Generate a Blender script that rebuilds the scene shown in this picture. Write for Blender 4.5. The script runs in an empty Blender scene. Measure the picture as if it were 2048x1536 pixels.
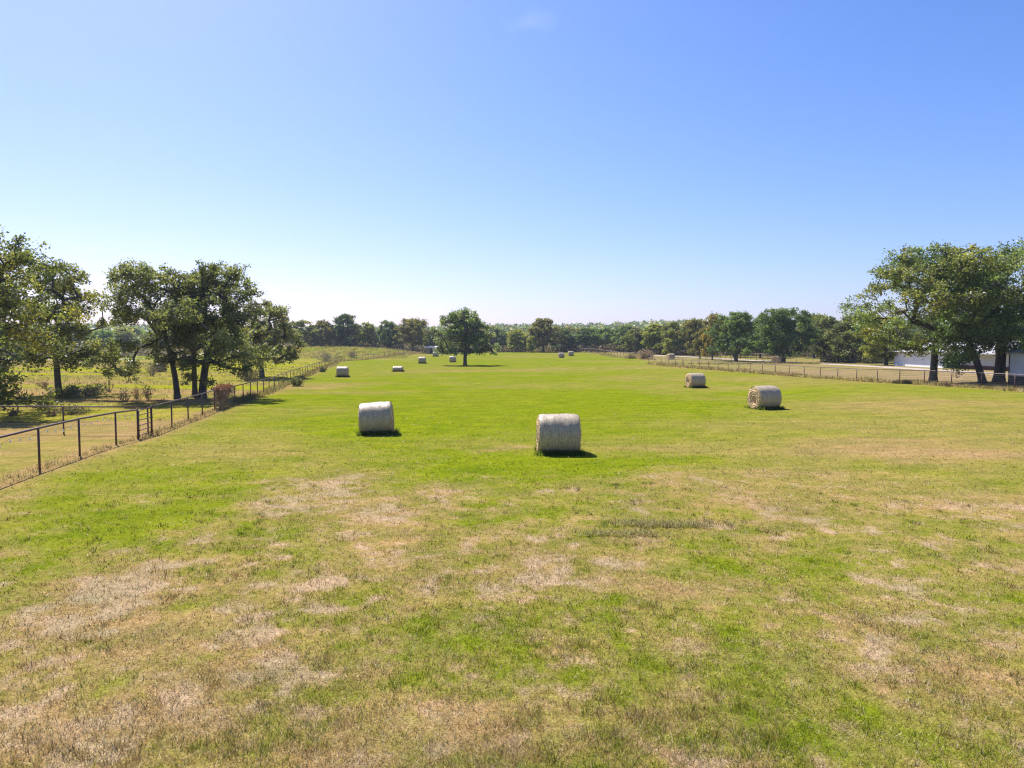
import bpy, math, random
import numpy as np
from mathutils import Vector

R_ = math.radians
scene = bpy.context.scene
COL = scene.collection
random.seed(7)

# ----------------------------------------------------------------- camera
CAMZ, FPX = 3.9, 1384.0
PITCH = math.atan(76 / FPX)
cam_d = bpy.data.cameras.new('camera'); cam = bpy.data.objects.new('camera', cam_d); COL.objects.link(cam)
cam.location = (0, 0, CAMZ); cam.rotation_euler = (math.pi / 2 - PITCH, 0, 0)
cam_d.sensor_width = 36; cam_d.lens = FPX / 2048 * 36; cam_d.clip_start = 0.1; cam_d.clip_end = 6000
scene.camera = cam

def X_at(px, Y): return (px - 1024) / FPX * Y
def Z_at(py, Y): return CAMZ + Y * math.tan(math.atan((768 - py) / FPX) - PITCH)

# ----------------------------------------------------------------- noise
def _h(ix, iy, s):
    n = (ix.astype(np.int64) * 374761393 + iy.astype(np.int64) * 668265263 + s * 974634777) & 0xFFFFFFFF
    n = ((n ^ (n >> 13)) * 1274126177) & 0xFFFFFFFF
    return ((n ^ (n >> 16)) & 0xFFFFFF) / float(0xFFFFFF)
def vnoise(x, y, s=0):
    x = np.asarray(x, float); y = np.asarray(y, float)
    x0 = np.floor(x); y0 = np.floor(y); fx = x - x0; fy = y - y0
    fx = fx * fx * (3 - 2 * fx); fy = fy * fy * (3 - 2 * fy)
    a = _h(x0, y0, s); b = _h(x0 + 1, y0, s); c = _h(x0, y0 + 1, s); d = _h(x0 + 1, y0 + 1, s)
    return (a * (1 - fx) + b * fx) * (1 - fy) + (c * (1 - fx) + d * fx) * fy
def fbm(x, y, o=4, s=0):
    t = 0; a = 1; w = 0
    for i in range(o):
        t = t + a * vnoise(np.asarray(x) * 2 ** i + 17.3 * i, np.asarray(y) * 2 ** i - 9.1 * i, s + i * 31); w += a; a *= .55
    return t / w
def sstep(a, b, x):
    t = np.clip((np.asarray(x, float) - a) / (b - a), 0, 1); return t * t * (3 - 2 * t)

# ----------------------------------------------------------------- terrain
CTRL = np.array([
    (0, 3, 0), (0, 6, 0), (-5, 7, 0), (5, 7, 0), (0, 12, 0), (-8, 14, 0), (9, 14, 0), (1.6, 25, 0), (-6, 29, -.02),
    (-14.9, 21.7, .0), (-13.5, 15, 0), (-15.4, 24.6, -.03), (-16.4, 35.3, -.23), (-17.9, 44, -.24), (-20.5, 55, -.35), (-23, 66, -.47),
    (-27, 87, -.35), (-34, 124, -.15), (-44, 180, 0), (-26, 36, -.45), (-21, 33.5, -.36), (-30, 50, -.4), (-40, 60, -.4), (-33, 90, -.05),
    (-60, 110, -.3), (-23, 93, -.36), (17.8, 67, -.12), (15.4, 42, .05), (35.4, 71, .30), (37.5, 59, .48), (40, 50, .5), (25.3, 128, .57),
    (30, 100, .4), (-9.3, 138, 0), (0, 80, -.3), (0, 105, -.2), (-17, 108, -.05), (13.8, 195, .66), (-20, 155, .15), (0, 235, 1.85), (25, 235, 1.7), (-28, 225, .75),
    (55, 140, .55), (65, 115, .6), (65, 95, .6), (44, 62, .5), (90, 100, .6), (90, 160, .9), (80, 240, 1.9), (-110, 205, .0), (-90, 160, -.1), (-90, 250, 1.0), (-170, 200, .2),
    (-3, -8, 0), (10, -6, 0), (-12, -5, 0), (25, 20, .15), (30, 40, .4), (-40, 25, -.3)], float)
_ct = np.arctan2(CTRL[:, 0], CTRL[:, 1]); _cr = np.log(np.hypot(CTRL[:, 0], CTRL[:, 1]))
def T(x, y):
    x = np.asarray(x, float); y = np.asarray(y, float); sh = np.broadcast(x, y).shape
    x = np.broadcast_to(x, sh).ravel(); y = np.broadcast_to(y, sh).ravel()
    r = np.hypot(x, y); th = np.arctan2(x, y); lr = np.log(np.maximum(r, 1.0))
    num = np.zeros_like(x); den = np.zeros_like(x)
    for i in range(len(CTRL)):
        dt = np.abs(th - _ct[i]); dt = np.minimum(dt, 2 * np.pi - dt)
        w = ((dt * 1.0) ** 2 + (lr - _cr[i]) ** 2 + .006) ** -1.7
        num += w * CTRL[i, 2]; den += w
    z = num / den
    z = z + sstep(290, 900, r) * (23 + 8 * (fbm(th * 4 + 50, np.zeros_like(th), 3, 5) - .5)) * (0.75 + .25 * sstep(-.3, .3, th))
    dx = (x + 68) / 36; dy = (y - 226) / 21
    z = z + 2.7 * np.exp(-np.abs(dx) ** 5 - np.abs(dy) ** 2.4) * (.93 + .14 * fbm(x / 9, y / 9, 2, 77))
    z = z + (fbm(x / 3.1, y / 3.1, 3, 3) - .5) * .05 * sstep(2, 8, r)
    return z.reshape(sh) if sh else float(z[0])
def gp(px, py):
    u = (px - 1024) / FPX; v = (768 - py) / FPX; cp, sp = math.cos(PITCH), math.sin(PITCH)
    d = np.array([u, cp + v * sp, -sp + v * cp]); t = 5.0
    for _ in range(60):
        p = np.array([0, 0, CAMZ]) + d * t
        t += (p[2] - T(p[0], p[1])) / max(.02, -d[2]) * .7
        t = min(max(t, 1), 400)
    return p[0], p[1]

# ----------------------------------------------------------------- field colour (real colour of the turf, straw and soil)
def xl(y): return -14.9 - .1837 * (np.asarray(y, float) - 21.6)
def xr(y): return np.where(np.asarray(y) < 128, 48.1 - .178 * np.asarray(y, float), np.clip(25.3 + (np.asarray(y, float) - 128) * .5, 25, 31))
BLOBS = []   # px, py, rx, ry, dry, bare
for (px, py, rx, ry, d, b) in [
    (640, 966, 95, 22, .45, .75), (560, 1010, 90, 35, .4, .55), (700, 1020, 160, 50, .35, .3), (830, 1060, 150, 70, .35, .14), (900, 985, 130, 25, .25, .25),
    (1000, 897, 75, 7, .55, .5), (1290, 897, 110, 9, .4, .3), (1140, 985, 70, 16, .2, .35), (1320, 960, 160, 24, .3, .15), (1530, 945, 170, 18, .35, .35),
    (1750, 900, 260, 20, .55, .35), (1960, 910, 160, 12, .5, .4), (1480, 1000, 160, 30, .3, .12), (1900, 1010, 170, 26, .4, .35), (1780, 880, 150, 8, .3, .3),
    (150, 1200, 230, 75, .5, .45), (60, 1290, 200, 110, .45, .4), (350, 1260, 170, 60, .35, .35), (200, 1430, 330, 130, .45, .45), (620, 1330, 220, 70, .3, .2), (480, 1430, 240, 110, .45, .5),
    (900, 1470, 200, 75, .45, .6), (700, 1500, 200, 60, .5, .5), (1300, 1180, 240, 45, .30, .12), (1100, 1110, 160, 40, .25, .06), (1240, 1060, 170, 18, .3, .25), (1790, 1310, 120, 35, .4, .35), (1900, 1370, 150, 25, .35, .4),
    (1560, 1200, 200, 50, .2, .15), (700, 1110, 200, 40, .2, .2), (430, 1180, 110, 30, .25, .3),
    (420, 905, 190, 18, .35, 0), (560, 870, 130, 14, .25, 0), (640, 770, 90, 8, .4, 0), (1010, 742, 110, 3, .3, 0), (900, 742, 60, 2.5, .35, .1), (1400, 760, 260, 8, .25, 0), (1750, 810, 330, 14, .3, 0), (1500, 850, 240, 10, .2, 0),
    (1100, 738, 60, 2.5, .45, .1), (760, 830, 120, 8, .12, 0), (1320, 735, 120, 3, .35, .1),
    (300, 1010, 300, 60, -.28, -.3), (480, 950, 160, 28, -.2, -.2), (150, 1060, 200, 40, -.3, -.2), (800, 850, 280, 60, -.25, 0), (1350, 840, 320, 30, -.2, 0), (1250, 925, 160, 14, -.25, -.2),
    (1000, 930, 250, 25, -.2, -.2), (1060, 1290, 230, 60, -.12, -.2), (900, 1240, 160, 50, -.2, -.2), (600, 1130, 220, 40, -.15, -.2), (1600, 1440, 330, 90, -.12, -.2), (1700, 1130, 250, 60, -.15, -.2), (1050, 1010, 130, 25, -.2, -.2), (1900, 1480, 200, 60, -.1, -.1),
    (1180, 800, 300, 20, -.15, 0)]:
    cx, cy = gp(px, py); r = math.hypot(cx, cy)
    x2, y2 = gp(px, py - ry * .9); x3, y3 = gp(px, min(py + ry * .9, 1700)); rr = abs(math.hypot(x2, y2) - math.hypot(x3, y3)) / 2
    BLOBS.append((cx, cy, rx * cy / FPX, max(rr, .3), d, b))

def field(x, y):
    """returns (dry 0-1, bare 0-1, rgb albedo)"""
    x = np.asarray(x, float); y = np.asarray(y, float); r = np.hypot(x, y)
    n1 = fbm(x / 7, y / 7, 4, 11); n2 = fbm(x / 1.6, y / 1.6, 4, 23); n3 = fbm(x / .42, y / .42, 3, 41); n4 = fbm(x / 28, y / 28, 3, 67)
    wx = x + (fbm(x / 1.3, y / 1.3, 3, 91) - .5) * 2.2; wy = y + (fbm(x / 1.5, y / 1.5, 3, 92) - .5) * 2.4
    near = 1 - sstep(12, 32, r); side = sstep(.12, .6, x / np.maximum(y, 1))
    dry = .11 + .23 * near + .26 * side * sstep(12, 40, r) + .10 * sstep(70, 25, r); bare = .05 * near + 0 * x
    for (cx, cy, ax, ay, d, b) in BLOBS:
        g = np.exp(-((wx - cx) / ax) ** 2 - ((wy - cy) / ay) ** 2); dry = dry + d * g; bare = bare + b * g
    n5 = fbm(x / .16, y / .16, 2, 55); n7 = fbm(x / .8 + 7, y / .8, 3, 71)
    dry = dry + (n1 - .5) * (.5 + .15 * near) + (n2 - .5) * (.35 + .45 * near) + (n4 - .5) * .35 + ((n7 - .5) * .75 + (n3 - .5) * 1.05 + (n5 - .5) * .55) * near
    bare = bare * .60 + (n2 - .5) * 1.25 * near + (n3 - .5) * 1.7 * near + (n5 - .5) * .5 * near + (n1 - .5) * .4 * near - .12
    dry = dry + (fbm(x / 16 + 3, y / 4.5, 4, 151) - .5) * .6 * sstep(28, 60, r)
    # zones outside the hay field
    dl = x - xl(y); west = sstep(.15, -.25, dl) * (y < 190); pen = west * (y < 36.5 + (-20 - x) * .35) * (x < -13)
    dr = x - xr(y); east = sstep(-.3, .5, dr) * (y > 3)
    stripe = fbm(x / 26 + 5, y / 6, 4, 131)
    dry_w = np.clip(.05 + (stripe - .37) * 3.0 + .35 * sstep(52, 40, y) + (n2 - .5) * .5, 0, 1)
    dry_p = np.clip(.48 + (n1 - .5) * 1.2 + (n2 - .5) * .5 + .4 * sstep(29, 33, y), 0, 1)
    dry_e = np.clip(.80 + (n1 - .5) * .6 + (stripe - .5) * .9 - .35 * sstep(95, 130, y), 0, 1)
    band = np.exp(-(dl / .45) ** 2) * (y < 185) + np.exp(-(dr / .8) ** 2) * (y < 128) + .8 * np.exp(-((dl - .2) / 1.2) ** 2) * (y < 185) * .5
    dry = dry * (1 - west) + (dry_w * (1 - pen) + dry_p * pen) * west
    dry = dry * (1 - east) + dry_e * east; bare = bare * (1 - east) * (1 - west)
    dry = np.clip(dry + .9 * band, 0, 1)
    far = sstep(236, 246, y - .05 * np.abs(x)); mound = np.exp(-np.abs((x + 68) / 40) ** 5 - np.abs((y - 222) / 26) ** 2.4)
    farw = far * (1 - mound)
    dry = np.clip(dry * (1 - mound) + mound * np.clip(.42 + (n1 - .5) * 1.2 + (stripe - .5) * .8, 0, 1), 0, 1)
    bare = .92 * np.clip(sstep(.10, .62, bare), 0, 1) * (1 - mound)
    lush = np.array([.160, .203, .011]); mid = np.array([.168, .214, .008]); oliv = np.array([.200, .195, .032])
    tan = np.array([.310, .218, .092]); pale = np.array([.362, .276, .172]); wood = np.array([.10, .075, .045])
    g = (1 - near)[..., None] * mid + near[..., None] * lush
    k = np.clip((n1 - .35) * 1.6, 0, 1)[..., None]; g = g * (1 - .35 * k) + oliv * .35 * k
    yel = np.clip(west * (1 - pen) * (stripe < .47), 0, 1)[..., None] * .6; g = g * (1 - yel) + np.array([.32, .31, .018]) * yel
    c = g * (1 - dry[..., None]) + tan * dry[..., None]
    c = c * (1 - bare[..., None]) + pale * bare[..., None]
    et = (east * np.clip(dry, 0, 1) * .75)[..., None]; c = c * (1 - et) + np.array([.262, .205, .122]) * et
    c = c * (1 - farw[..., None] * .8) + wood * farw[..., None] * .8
    c = c * (.88 + .24 * n3)[..., None]
    return dry, bare, c

# ----------------------------------------------------------------- mesh helpers
def mesh_np(name, v, f, mat=None, col=None, smooth=False, parent=None, fcol=None):
    v = np.asarray(v, np.float32); f = np.asarray(f, np.int32); n, k = f.shape
    me = bpy.data.meshes.new(name); me.vertices.add(len(v)); me.vertices.foreach_set('co', v.ravel())
    me.loops.add(n * k); me.loops.foreach_set('vertex_index', f.ravel())
    me.polygons.add(n); me.polygons.foreach_set('loop_start', np.arange(0, n * k, k, dtype=np.int32))
    me.polygons.foreach_set('use_smooth', np.full(n, smooth, bool))
    if col is not None:
        a = me.attributes.new('tint', 'FLOAT_COLOR', 'POINT'); c = np.ones((len(v), 4), np.float32); c[:, :3] = col
        a.data.foreach_set('color', c.ravel())
    if fcol is not None:
        a = me.attributes.new('tint', 'FLOAT_COLOR', 'FACE'); c = np.ones((n, 4), np.float32); c[:, :3] = fcol
        a.data.foreach_set('color', c.ravel())
    me.update(calc_edges=True); me.validate()
    if mat: me.materials.append(mat)
    o = bpy.data.objects.new(name, me); COL.objects.link(o)
    if parent: o.parent = parent
    return o

class MB:
    """collects quads"""
    def __init__(s): s.v = []; s.f = []; s.n = 0
    def add(s, v, f):
        s.v.append(np.asarray(v, float)); s.f.append(np.asarray(f, int) + s.n); s.n += len(v)
    def box(s, a, b):
        (x0, y0, z0), (x1, y1, z1) = a, b
        s.add([(x0, y0, z0), (x1, y0, z0), (x1, y1, z0), (x0, y1, z0), (x0, y0, z1), (x1, y0, z1), (x1, y1, z1), (x0, y1, z1)],
              [(0, 3, 2, 1), (4, 5, 6, 7), (0, 1, 5, 4), (1, 2, 6, 5), (2, 3, 7, 6), (3, 0, 4, 7)])
    def tube(s, pts, rad, sides=8, cap=True):
        pts = [np.asarray(p, float) for p in pts]; n = len(pts); rad = np.broadcast_to(np.asarray(rad, float), (n,))
        rings = []; ref = np.array([.31, .22, .92])
        for i, p in enumerate(pts):
            d = pts[min(i + 1, n - 1)] - pts[max(i - 1, 0)]; d = d / (np.linalg.norm(d) + 1e-9)
            rf = ref if abs(d @ ref) < .9 else np.array([1., 0, 0])
            a = np.cross(d, rf); a /= np.linalg.norm(a); b = np.cross(d, a)
            t = np.arange(sides) * 2 * np.pi / sides
            rings.append(p + rad[i] * (np.cos(t)[:, None] * a + np.sin(t)[:, None] * b))
        f = []
        for i in range(n - 1):
            for j in range(sides):
                k = (j + 1) % sides; f.append((i * sides + j, i * sides + k, (i + 1) * sides + k, (i + 1) * sides + j))
        v = np.concatenate(rings)
        if cap:
            v = np.concatenate([v, pts[0][None], pts[-1][None]]); c0, c1 = n * sides, n * sides + 1
            for j in range(0, sides, 2):
                f.append((c0, (j + 2) % sides, j + 1, j)); q = (n - 1) * sides; f.append((c1, q + j, q + j + 1, q + (j + 2) % sides))
        s.add(v, f)
    def build(s, name, mat, parent=None, smooth=False):
        return mesh_np(name, np.concatenate(s.v), np.concatenate(s.f), mat, smooth=smooth, parent=parent)

def tag(o, label=None, cat=None, group=None, kind=None):
    if label: o['label'] = label
    if cat: o['category'] = cat
    if group: o['group'] = group
    if kind: o['kind'] = kind
    return o
def empty(name, loc, label=None, cat=None, group=None, rz=0):
    o = bpy.data.objects.new(name, None); COL.objects.link(o); o.location = loc; o.rotation_euler = (0, 0, rz); o.empty_display_size = .3
    return tag(o, label, cat, group)
CH = {}
def copy_tree(o, label=None, group=None):
    c = o.copy(); COL.objects.link(c)
    for ch in o.children:
        k = ch.copy(); COL.objects.link(k); k.parent = c
        for g in ch.children:
            q = g.copy(); COL.objects.link(q); q.parent = k
    if label: c['label'] = label
    if group: c['group'] = group
    return c

# ----------------------------------------------------------------- materials
def mat(name):
    m = bpy.data.materials.new(name); m.use_nodes = True; nt = m.node_tree
    return m, nt, nt.nodes, nt.links, nt.nodes['Principled BSDF']
def noise_mix(name, c1, c2, scale=5, rough=.8, bump=0, bscale=None, detail=6, stretch=None, metallic=0, spec=.3, c3=None):
    m, nt, N, L, P = mat(name)
    tc = N.new('ShaderNodeTexCoord'); mp = N.new('ShaderNodeMapping'); L.new(tc.outputs['Object'], mp.inputs[0])
    if stretch: mp.inputs['Scale'].default_value = stretch
    nz = N.new('ShaderNodeTexNoise'); nz.inputs['Scale'].default_value = scale; nz.inputs['Detail'].default_value = detail; L.new(mp.outputs[0], nz.inputs['Vector'])
    rp = N.new('ShaderNodeValToRGB'); L.new(nz.outputs['Fac'], rp.inputs[0])
    rp.color_ramp.elements[0].position = .32; rp.color_ramp.elements[1].position = .68
    rp.color_ramp.elements[0].color = (*c1, 1); rp.color_ramp.elements[1].color = (*c2, 1)
    if c3:
        e = rp.color_ramp.elements.new(.5); e.color = (*c3, 1)
    L.new(rp.outputs[0], P.inputs['Base Color']); P.inputs['Roughness'].default_value = rough; P.inputs['Metallic'].default_value = metallic
    P.inputs['Specular IOR Level'].default_value = spec
    if bump:
        nb = N.new('ShaderNodeTexNoise'); nb.inputs['Scale'].default_value = bscale or scale * 3; nb.inputs['Detail'].default_value = 5; L.new(mp.outputs[0], nb.inputs['Vector'])
        bp = N.new('ShaderNodeBump'); bp.inputs['Strength'].default_value = bump; bp.inputs['Distance'].default_value = .03; L.new(nb.outputs['Fac'], bp.inputs['Height']); L.new(bp.outputs[0], P.inputs['Normal'])
    return m
def leaf_mat(name, trans=.35, use_obj=False, spec=.25, up=0, gain=1):
    m, nt, N, L, P = mat(name); N.remove(P)
    at = N.new('ShaderNodeAttribute'); at.attribute_name = 'tint'; c = at.outputs['Color']
    if use_obj:
        oi = N.new('ShaderNodeObjectInfo'); mx = N.new('ShaderNodeMix'); mx.data_type = 'RGBA'; mx.blend_type = 'MULTIPLY'; mx.inputs[0].default_value = 1
        L.new(c, mx.inputs[6]); L.new(oi.outputs['Color'], mx.inputs[7]); c = mx.outputs[2]
    d = N.new('ShaderNodeBsdfDiffuse'); t = N.new('ShaderNodeBsdfTranslucent'); g = N.new('ShaderNodeBsdfGlossy'); g.inputs['Roughness'].default_value = .6
    hs = N.new('ShaderNodeMix'); hs.data_type = 'RGBA'; hs.blend_type = 'MULTIPLY'; hs.inputs[0].default_value = 1; hs.inputs[7].default_value = (1.75, 1.7, .85, 1)
    if gain != 1:
        gm = N.new('ShaderNodeMix'); gm.data_type = 'RGBA'; gm.blend_type = 'MULTIPLY'; gm.inputs[0].default_value = 1; gm.inputs[7].default_value = (gain, gain, gain, 1); L.new(c, gm.inputs[6]); c = gm.outputs[2]
    if up:
        ge = N.new('ShaderNodeNewGeometry'); va = N.new('ShaderNodeMix'); va.data_type = 'VECTOR'; va.inputs[0].default_value = up; L.new(ge.outputs['Normal'], va.inputs[4]); va.inputs[5].default_value = (0, 0, 1)
        vn = N.new('ShaderNodeVectorMath'); vn.operation = 'NORMALIZE'; L.new(va.outputs[1], vn.inputs[0]); L.new(vn.outputs[0], d.inputs['Normal'])
    L.new(c, d.inputs[0]); L.new(c, hs.inputs[6]); L.new(hs.outputs[2], t.inputs[0])
    m1 = N.new('ShaderNodeMixShader'); m1.inputs[0].default_value = trans; L.new(d.outputs[0], m1.inputs[1]); L.new(t.outputs[0], m1.inputs[2])
    m2 = N.new('ShaderNodeMixShader'); fr = N.new('ShaderNodeFresnel'); fr.inputs[0].default_value = 1.35; 
    ml = N.new('ShaderNodeMath'); ml.operation = 'MULTIPLY'; ml.inputs[1].default_value = spec; L.new(fr.outputs[0], ml.inputs[0]); L.new(ml.outputs[0], m2.inputs[0])
    L.new(m1.outputs[0], m2.inputs[1]); L.new(g.outputs[0], m2.inputs[2])
    L.new(m2.outputs[0], N['Material Output'].inputs[0]); return m

M = {}
M['leaf'] = leaf_mat('leaf', .5, spec=.12, gain=1.58); M['leaf_far'] = leaf_mat('leaf_far', .5, True, .06, gain=1.4)
M['shrub'] = leaf_mat('shrub_leaf', .25, spec=.05); M['grass'] = leaf_mat('grass_blades', .10, False, .04, up=.85)
M['bark'] = noise_mix('bark', (.042, .037, .034), (.115, .10, .088), 6, .95, .8, 14, stretch=(1, 1, .3))
M['rust'] = noise_mix('rusty_pipe', (.045, .017, .017), (.11, .045, .042), 9, .55, .2, 30, spec=.5)
M['rust_sunlit'] = noise_mix('sunlit_pipe', (.10, .055, .05), (.20, .12, .11), 6, .5, .1, 30, spec=.5)  # paler rust for top rails, their sunlit tone put into the colour
M['wire'] = noise_mix('galvanised_wire', (.10, .08, .07), (.18, .15, .13), 3, .6)
M['gate'] = noise_mix('red_gate_paint', (.06, .014, .018), (.10, .026, .028), 7, .45, .1, 30, spec=.5)
M['siding'] = noise_mix('white_siding', (.66, .66, .68), (.76, .76, .77), 1.5, .6)
M['roof'] = noise_mix('grey_roof_metal', (.36, .35, .36), (.46, .44, .44), 3, .5, .1)
M['brick'] = noise_mix('red_brick_base', (.16, .06, .045), (.24, .10, .08), 9, .9, .3)
M['dark'] = noise_mix('dark_blue_grey', (.03, .035, .045), (.055, .06, .07), 5, .7)
M['wood'] = noise_mix('raw_timber', (.42, .29, .16), (.56, .42, .26), 5, .8, .2, stretch=(.3, 1, 1))
M['pole'] = noise_mix('grey_pole_timber', (.07, .06, .055), (.14, .125, .11), 5, .9, stretch=(1, 1, .2))
M['road'] = noise_mix('caliche_road', (.30, .24, .19), (.44, .37, .31), 1.2, .95, .3, 9)
M['tanwall'] = noise_mix('tan_panel', (.50, .31, .17), (.62, .42, .25), 2, .8)
M['orange'] = noise_mix('orange_panel', (.42, .19, .09), (.55, .28, .14), 2, .8)
M['white'] = noise_mix('white_paint', (.68, .67, .66), (.78, .77, .76), 2, .5)
M['redpaint'] = noise_mix('faded_red_paint', (.22, .05, .05), (.32, .09, .09), 3, .6)
M['twig'] = noise_mix('dry_twig', (.20, .15, .105), (.34, .265, .19), 8, .9)
M['vine'] = leaf_mat('vine_leaf', .2)
M['hay_end'] = None
m, nt, N, L, P = mat('bulb_glass'); P.inputs['Base Color'].default_value = (.9, .85, .74, 1); P.inputs['Roughness'].default_value = .7; M['bulb'] = m
# ground
m, nt, N, L, P = mat('turf')
at = N.new('ShaderNodeAttribute'); at.attribute_name = 'tint'; tc = N.new('ShaderNodeTexCoord')
n1 = N.new('ShaderNodeTexNoise'); n1.inputs['Scale'].default_value = 9; n1.inputs['Detail'].default_value = 8; n1.inputs['Roughness'].default_value = .7; L.new(tc.outputs['Object'], n1.inputs['Vector'])
rp = N.new('ShaderNodeValToRGB'); rp.color_ramp.elements[0].position = .3; rp.color_ramp.elements[1].position = .7
rp.color_ramp.elements[0].color = (.62, .60, .55, 1); rp.color_ramp.elements[1].color = (1.3, 1.3, 1.3, 1); L.new(n1.outputs['Fac'], rp.inputs[0])
n2 = N.new('ShaderNodeTexNoise'); n2.inputs['Scale'].default_value = .9; n2.inputs['Detail'].default_value = 7; n2.inputs['Roughness'].default_value = .65
mp = N.new('ShaderNodeMapping'); mp.inputs['Scale'].default_value = (.55, 1, 1); L.new(tc.outputs['Object'], mp.inputs[0]); L.new(mp.outputs[0], n2.inputs['Vector'])
r2 = N.new('ShaderNodeValToRGB'); r2.color_ramp.elements[0].position = .3; r2.color_ramp.elements[1].position = .72
r2.color_ramp.elements[0].color = (.70, .80, .7, 1); r2.color_ramp.elements[1].color = (1.26, 1.14, 1.2, 1); L.new(n2.outputs['Fac'], r2.inputs[0])
def mul(a, b):
    x = N.new('ShaderNodeMix'); x.data_type = 'RGBA'; x.blend_type = 'MULTIPLY'; x.inputs[0].default_value = 1; L.new(a, x.inputs[6]); L.new(b, x.inputs[7]); return x.outputs[2]
n6 = N.new('ShaderNodeTexNoise'); n6.inputs['Scale'].default_value = 38; n6.inputs['Detail'].default_value = 5; n6.inputs['Roughness'].default_value = .75; L.new(tc.outputs['Object'], n6.inputs['Vector'])
r6 = N.new('ShaderNodeValToRGB'); r6.color_ramp.elements[0].position = .33; r6.color_ramp.elements[1].position = .66; r6.color_ramp.elements[0].color = (.60, .56, .52, 1); r6.color_ramp.elements[1].color = (1.32, 1.32, 1.32, 1); L.new(n6.outputs['Fac'], r6.inputs[0])
L.new(mul(mul(mul(at.outputs['Color'], rp.outputs[0]), r2.outputs[0]), r6.outputs[0]), P.inputs['Base Color'])
P.inputs['Roughness'].default_value = 1; P.inputs['Specular IOR Level'].default_value = 0
n3 = N.new('ShaderNodeTexNoise'); n3.inputs['Scale'].default_value = 26; n3.inputs['Detail'].default_value = 6; L.new(tc.outputs['Object'], n3.inputs['Vector'])
bp = N.new('ShaderNodeBump'); bp.inputs['Strength'].default_value = .7; bp.inputs['Distance'].default_value = .04; L.new(n3.outputs['Fac'], bp.inputs['Height']); L.new(bp.outputs[0], P.inputs['Normal'])
M['ground'] = m
# net wrap
m, nt, N, L, P = mat('net_wrap'); tc = N.new('ShaderNodeTexCoord')
mp = N.new('ShaderNodeMapping'); mp.inputs['Scale'].default_value = (95, 3.2, 3.2); L.new(tc.outputs['Object'], mp.inputs[0])
na = N.new('ShaderNodeTexNoise'); na.inputs['Scale'].default_value = 1; na.inputs['Detail'].default_value = 4; L.new(mp.outputs[0], na.inputs['Vector'])
nb = N.new('ShaderNodeTexNoise'); nb.inputs['Scale'].default_value = 16; nb.inputs['Detail'].default_value = 6; nb.inputs['Roughness'].default_value = .7; L.new(tc.outputs['Object'], nb.inputs['Vector'])
ad = N.new('ShaderNodeMath'); ad.operation = 'ADD'; L.new(na.outputs['Fac'], ad.inputs[0]); L.new(nb.outputs['Fac'], ad.inputs[1])
rp = N.new('ShaderNodeValToRGB'); rp.color_ramp.elements[0].position = .72; rp.color_ramp.elements[1].position = 1.0; md = N.new('ShaderNodeMath'); md.operation = 'MULTIPLY'; md.inputs[1].default_value = .87; L.new(ad.outputs[0], md.inputs[0]); L.new(md.outputs[0], rp.inputs[0])
rp.color_ramp.elements[0].color = (.275, .195, .11, 1); rp.color_ramp.elements[1].color = (.52, .425, .295, 1); e = rp.color_ramp.elements.new(.86); e.color = (.395, .305, .195, 1)
L.new(rp.outputs[0], P.inputs['Base Color']); P.inputs['Roughness'].default_value = .5; P.inputs['Specular IOR Level'].default_value = .55; P.inputs['Sheen Weight'].default_value = .22; P.inputs['Sheen Tint'].default_value = (1, .93, .82, 1); P.inputs['Sheen Roughness'].default_value = .4
bp = N.new('ShaderNodeBump'); bp.inputs['Strength'].default_value = .35; bp.inputs['Distance'].default_value = .02; L.new(ad.outputs[0], bp.inputs['Height']); L.new(bp.outputs[0], P.inputs['Normal'])
M['wrap'] = m
# rolled hay end
m, nt, N, L, P = mat('rolled_hay'); tc = N.new('ShaderNodeTexCoord')
sx = N.new('ShaderNodeSeparateXYZ'); L.new(tc.outputs['Object'], sx.inputs[0])
cb = N.new('ShaderNodeCombineXYZ'); L.new(sx.outputs[1], cb.inputs[0]); L.new(sx.outputs[2], cb.inputs[1])
zz = N.new('ShaderNodeVectorMath'); zz.operation = 'ADD'; zz.inputs[1].default_value = (0, -.72, 0); L.new(cb.outputs[0], zz.inputs[0])
wv = N.new('ShaderNodeTexWave'); wv.wave_type = 'RINGS'; wv.rings_direction = 'SPHERICAL'; wv.inputs['Scale'].default_value = 3.2; wv.inputs['Distortion'].default_value = 5; wv.inputs['Detail'].default_value = 4; wv.inputs['Detail Scale'].default_value = 2.2
L.new(zz.outputs[0], wv.inputs['Vector'])
nb = N.new('ShaderNodeTexNoise'); nb.inputs['Scale'].default_value = 13; nb.inputs['Detail'].default_value = 6; L.new(tc.outputs['Object'], nb.inputs['Vector'])
av = N.new('ShaderNodeMath'); av.operation = 'ADD'; L.new(wv.outputs['Fac'], av.inputs[0]); L.new(nb.outputs['Fac'], av.inputs[1])
rp = N.new('ShaderNodeValToRGB'); md = N.new('ShaderNodeMath'); md.operation = 'MULTIPLY'; md.inputs[1].default_value = .62; L.new(av.outputs[0], md.inputs[0]); L.new(md.outputs[0], rp.inputs[0])
rp.color_ramp.elements[0].position = .2; rp.color_ramp.elements[1].position = .85; rp.color_ramp.elements[0].color = (.26, .13, .045, 1); rp.color_ramp.elements[1].color = (.80, .60, .34, 1)
e = rp.color_ramp.elements.new(.5); e.color = (.64, .41, .19, 1)
L.new(rp.outputs[0], P.inputs['Base Color']); P.inputs['Roughness'].default_value = .9
bp = N.new('ShaderNodeBump'); bp.inputs['Strength'].default_value = .9; bp.inputs['Distance'].default_value = .05; L.new(av.outputs[0], bp.inputs['Height']); L.new(bp.outputs[0], P.inputs['Normal'])
M['hay_end'] = m

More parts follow.
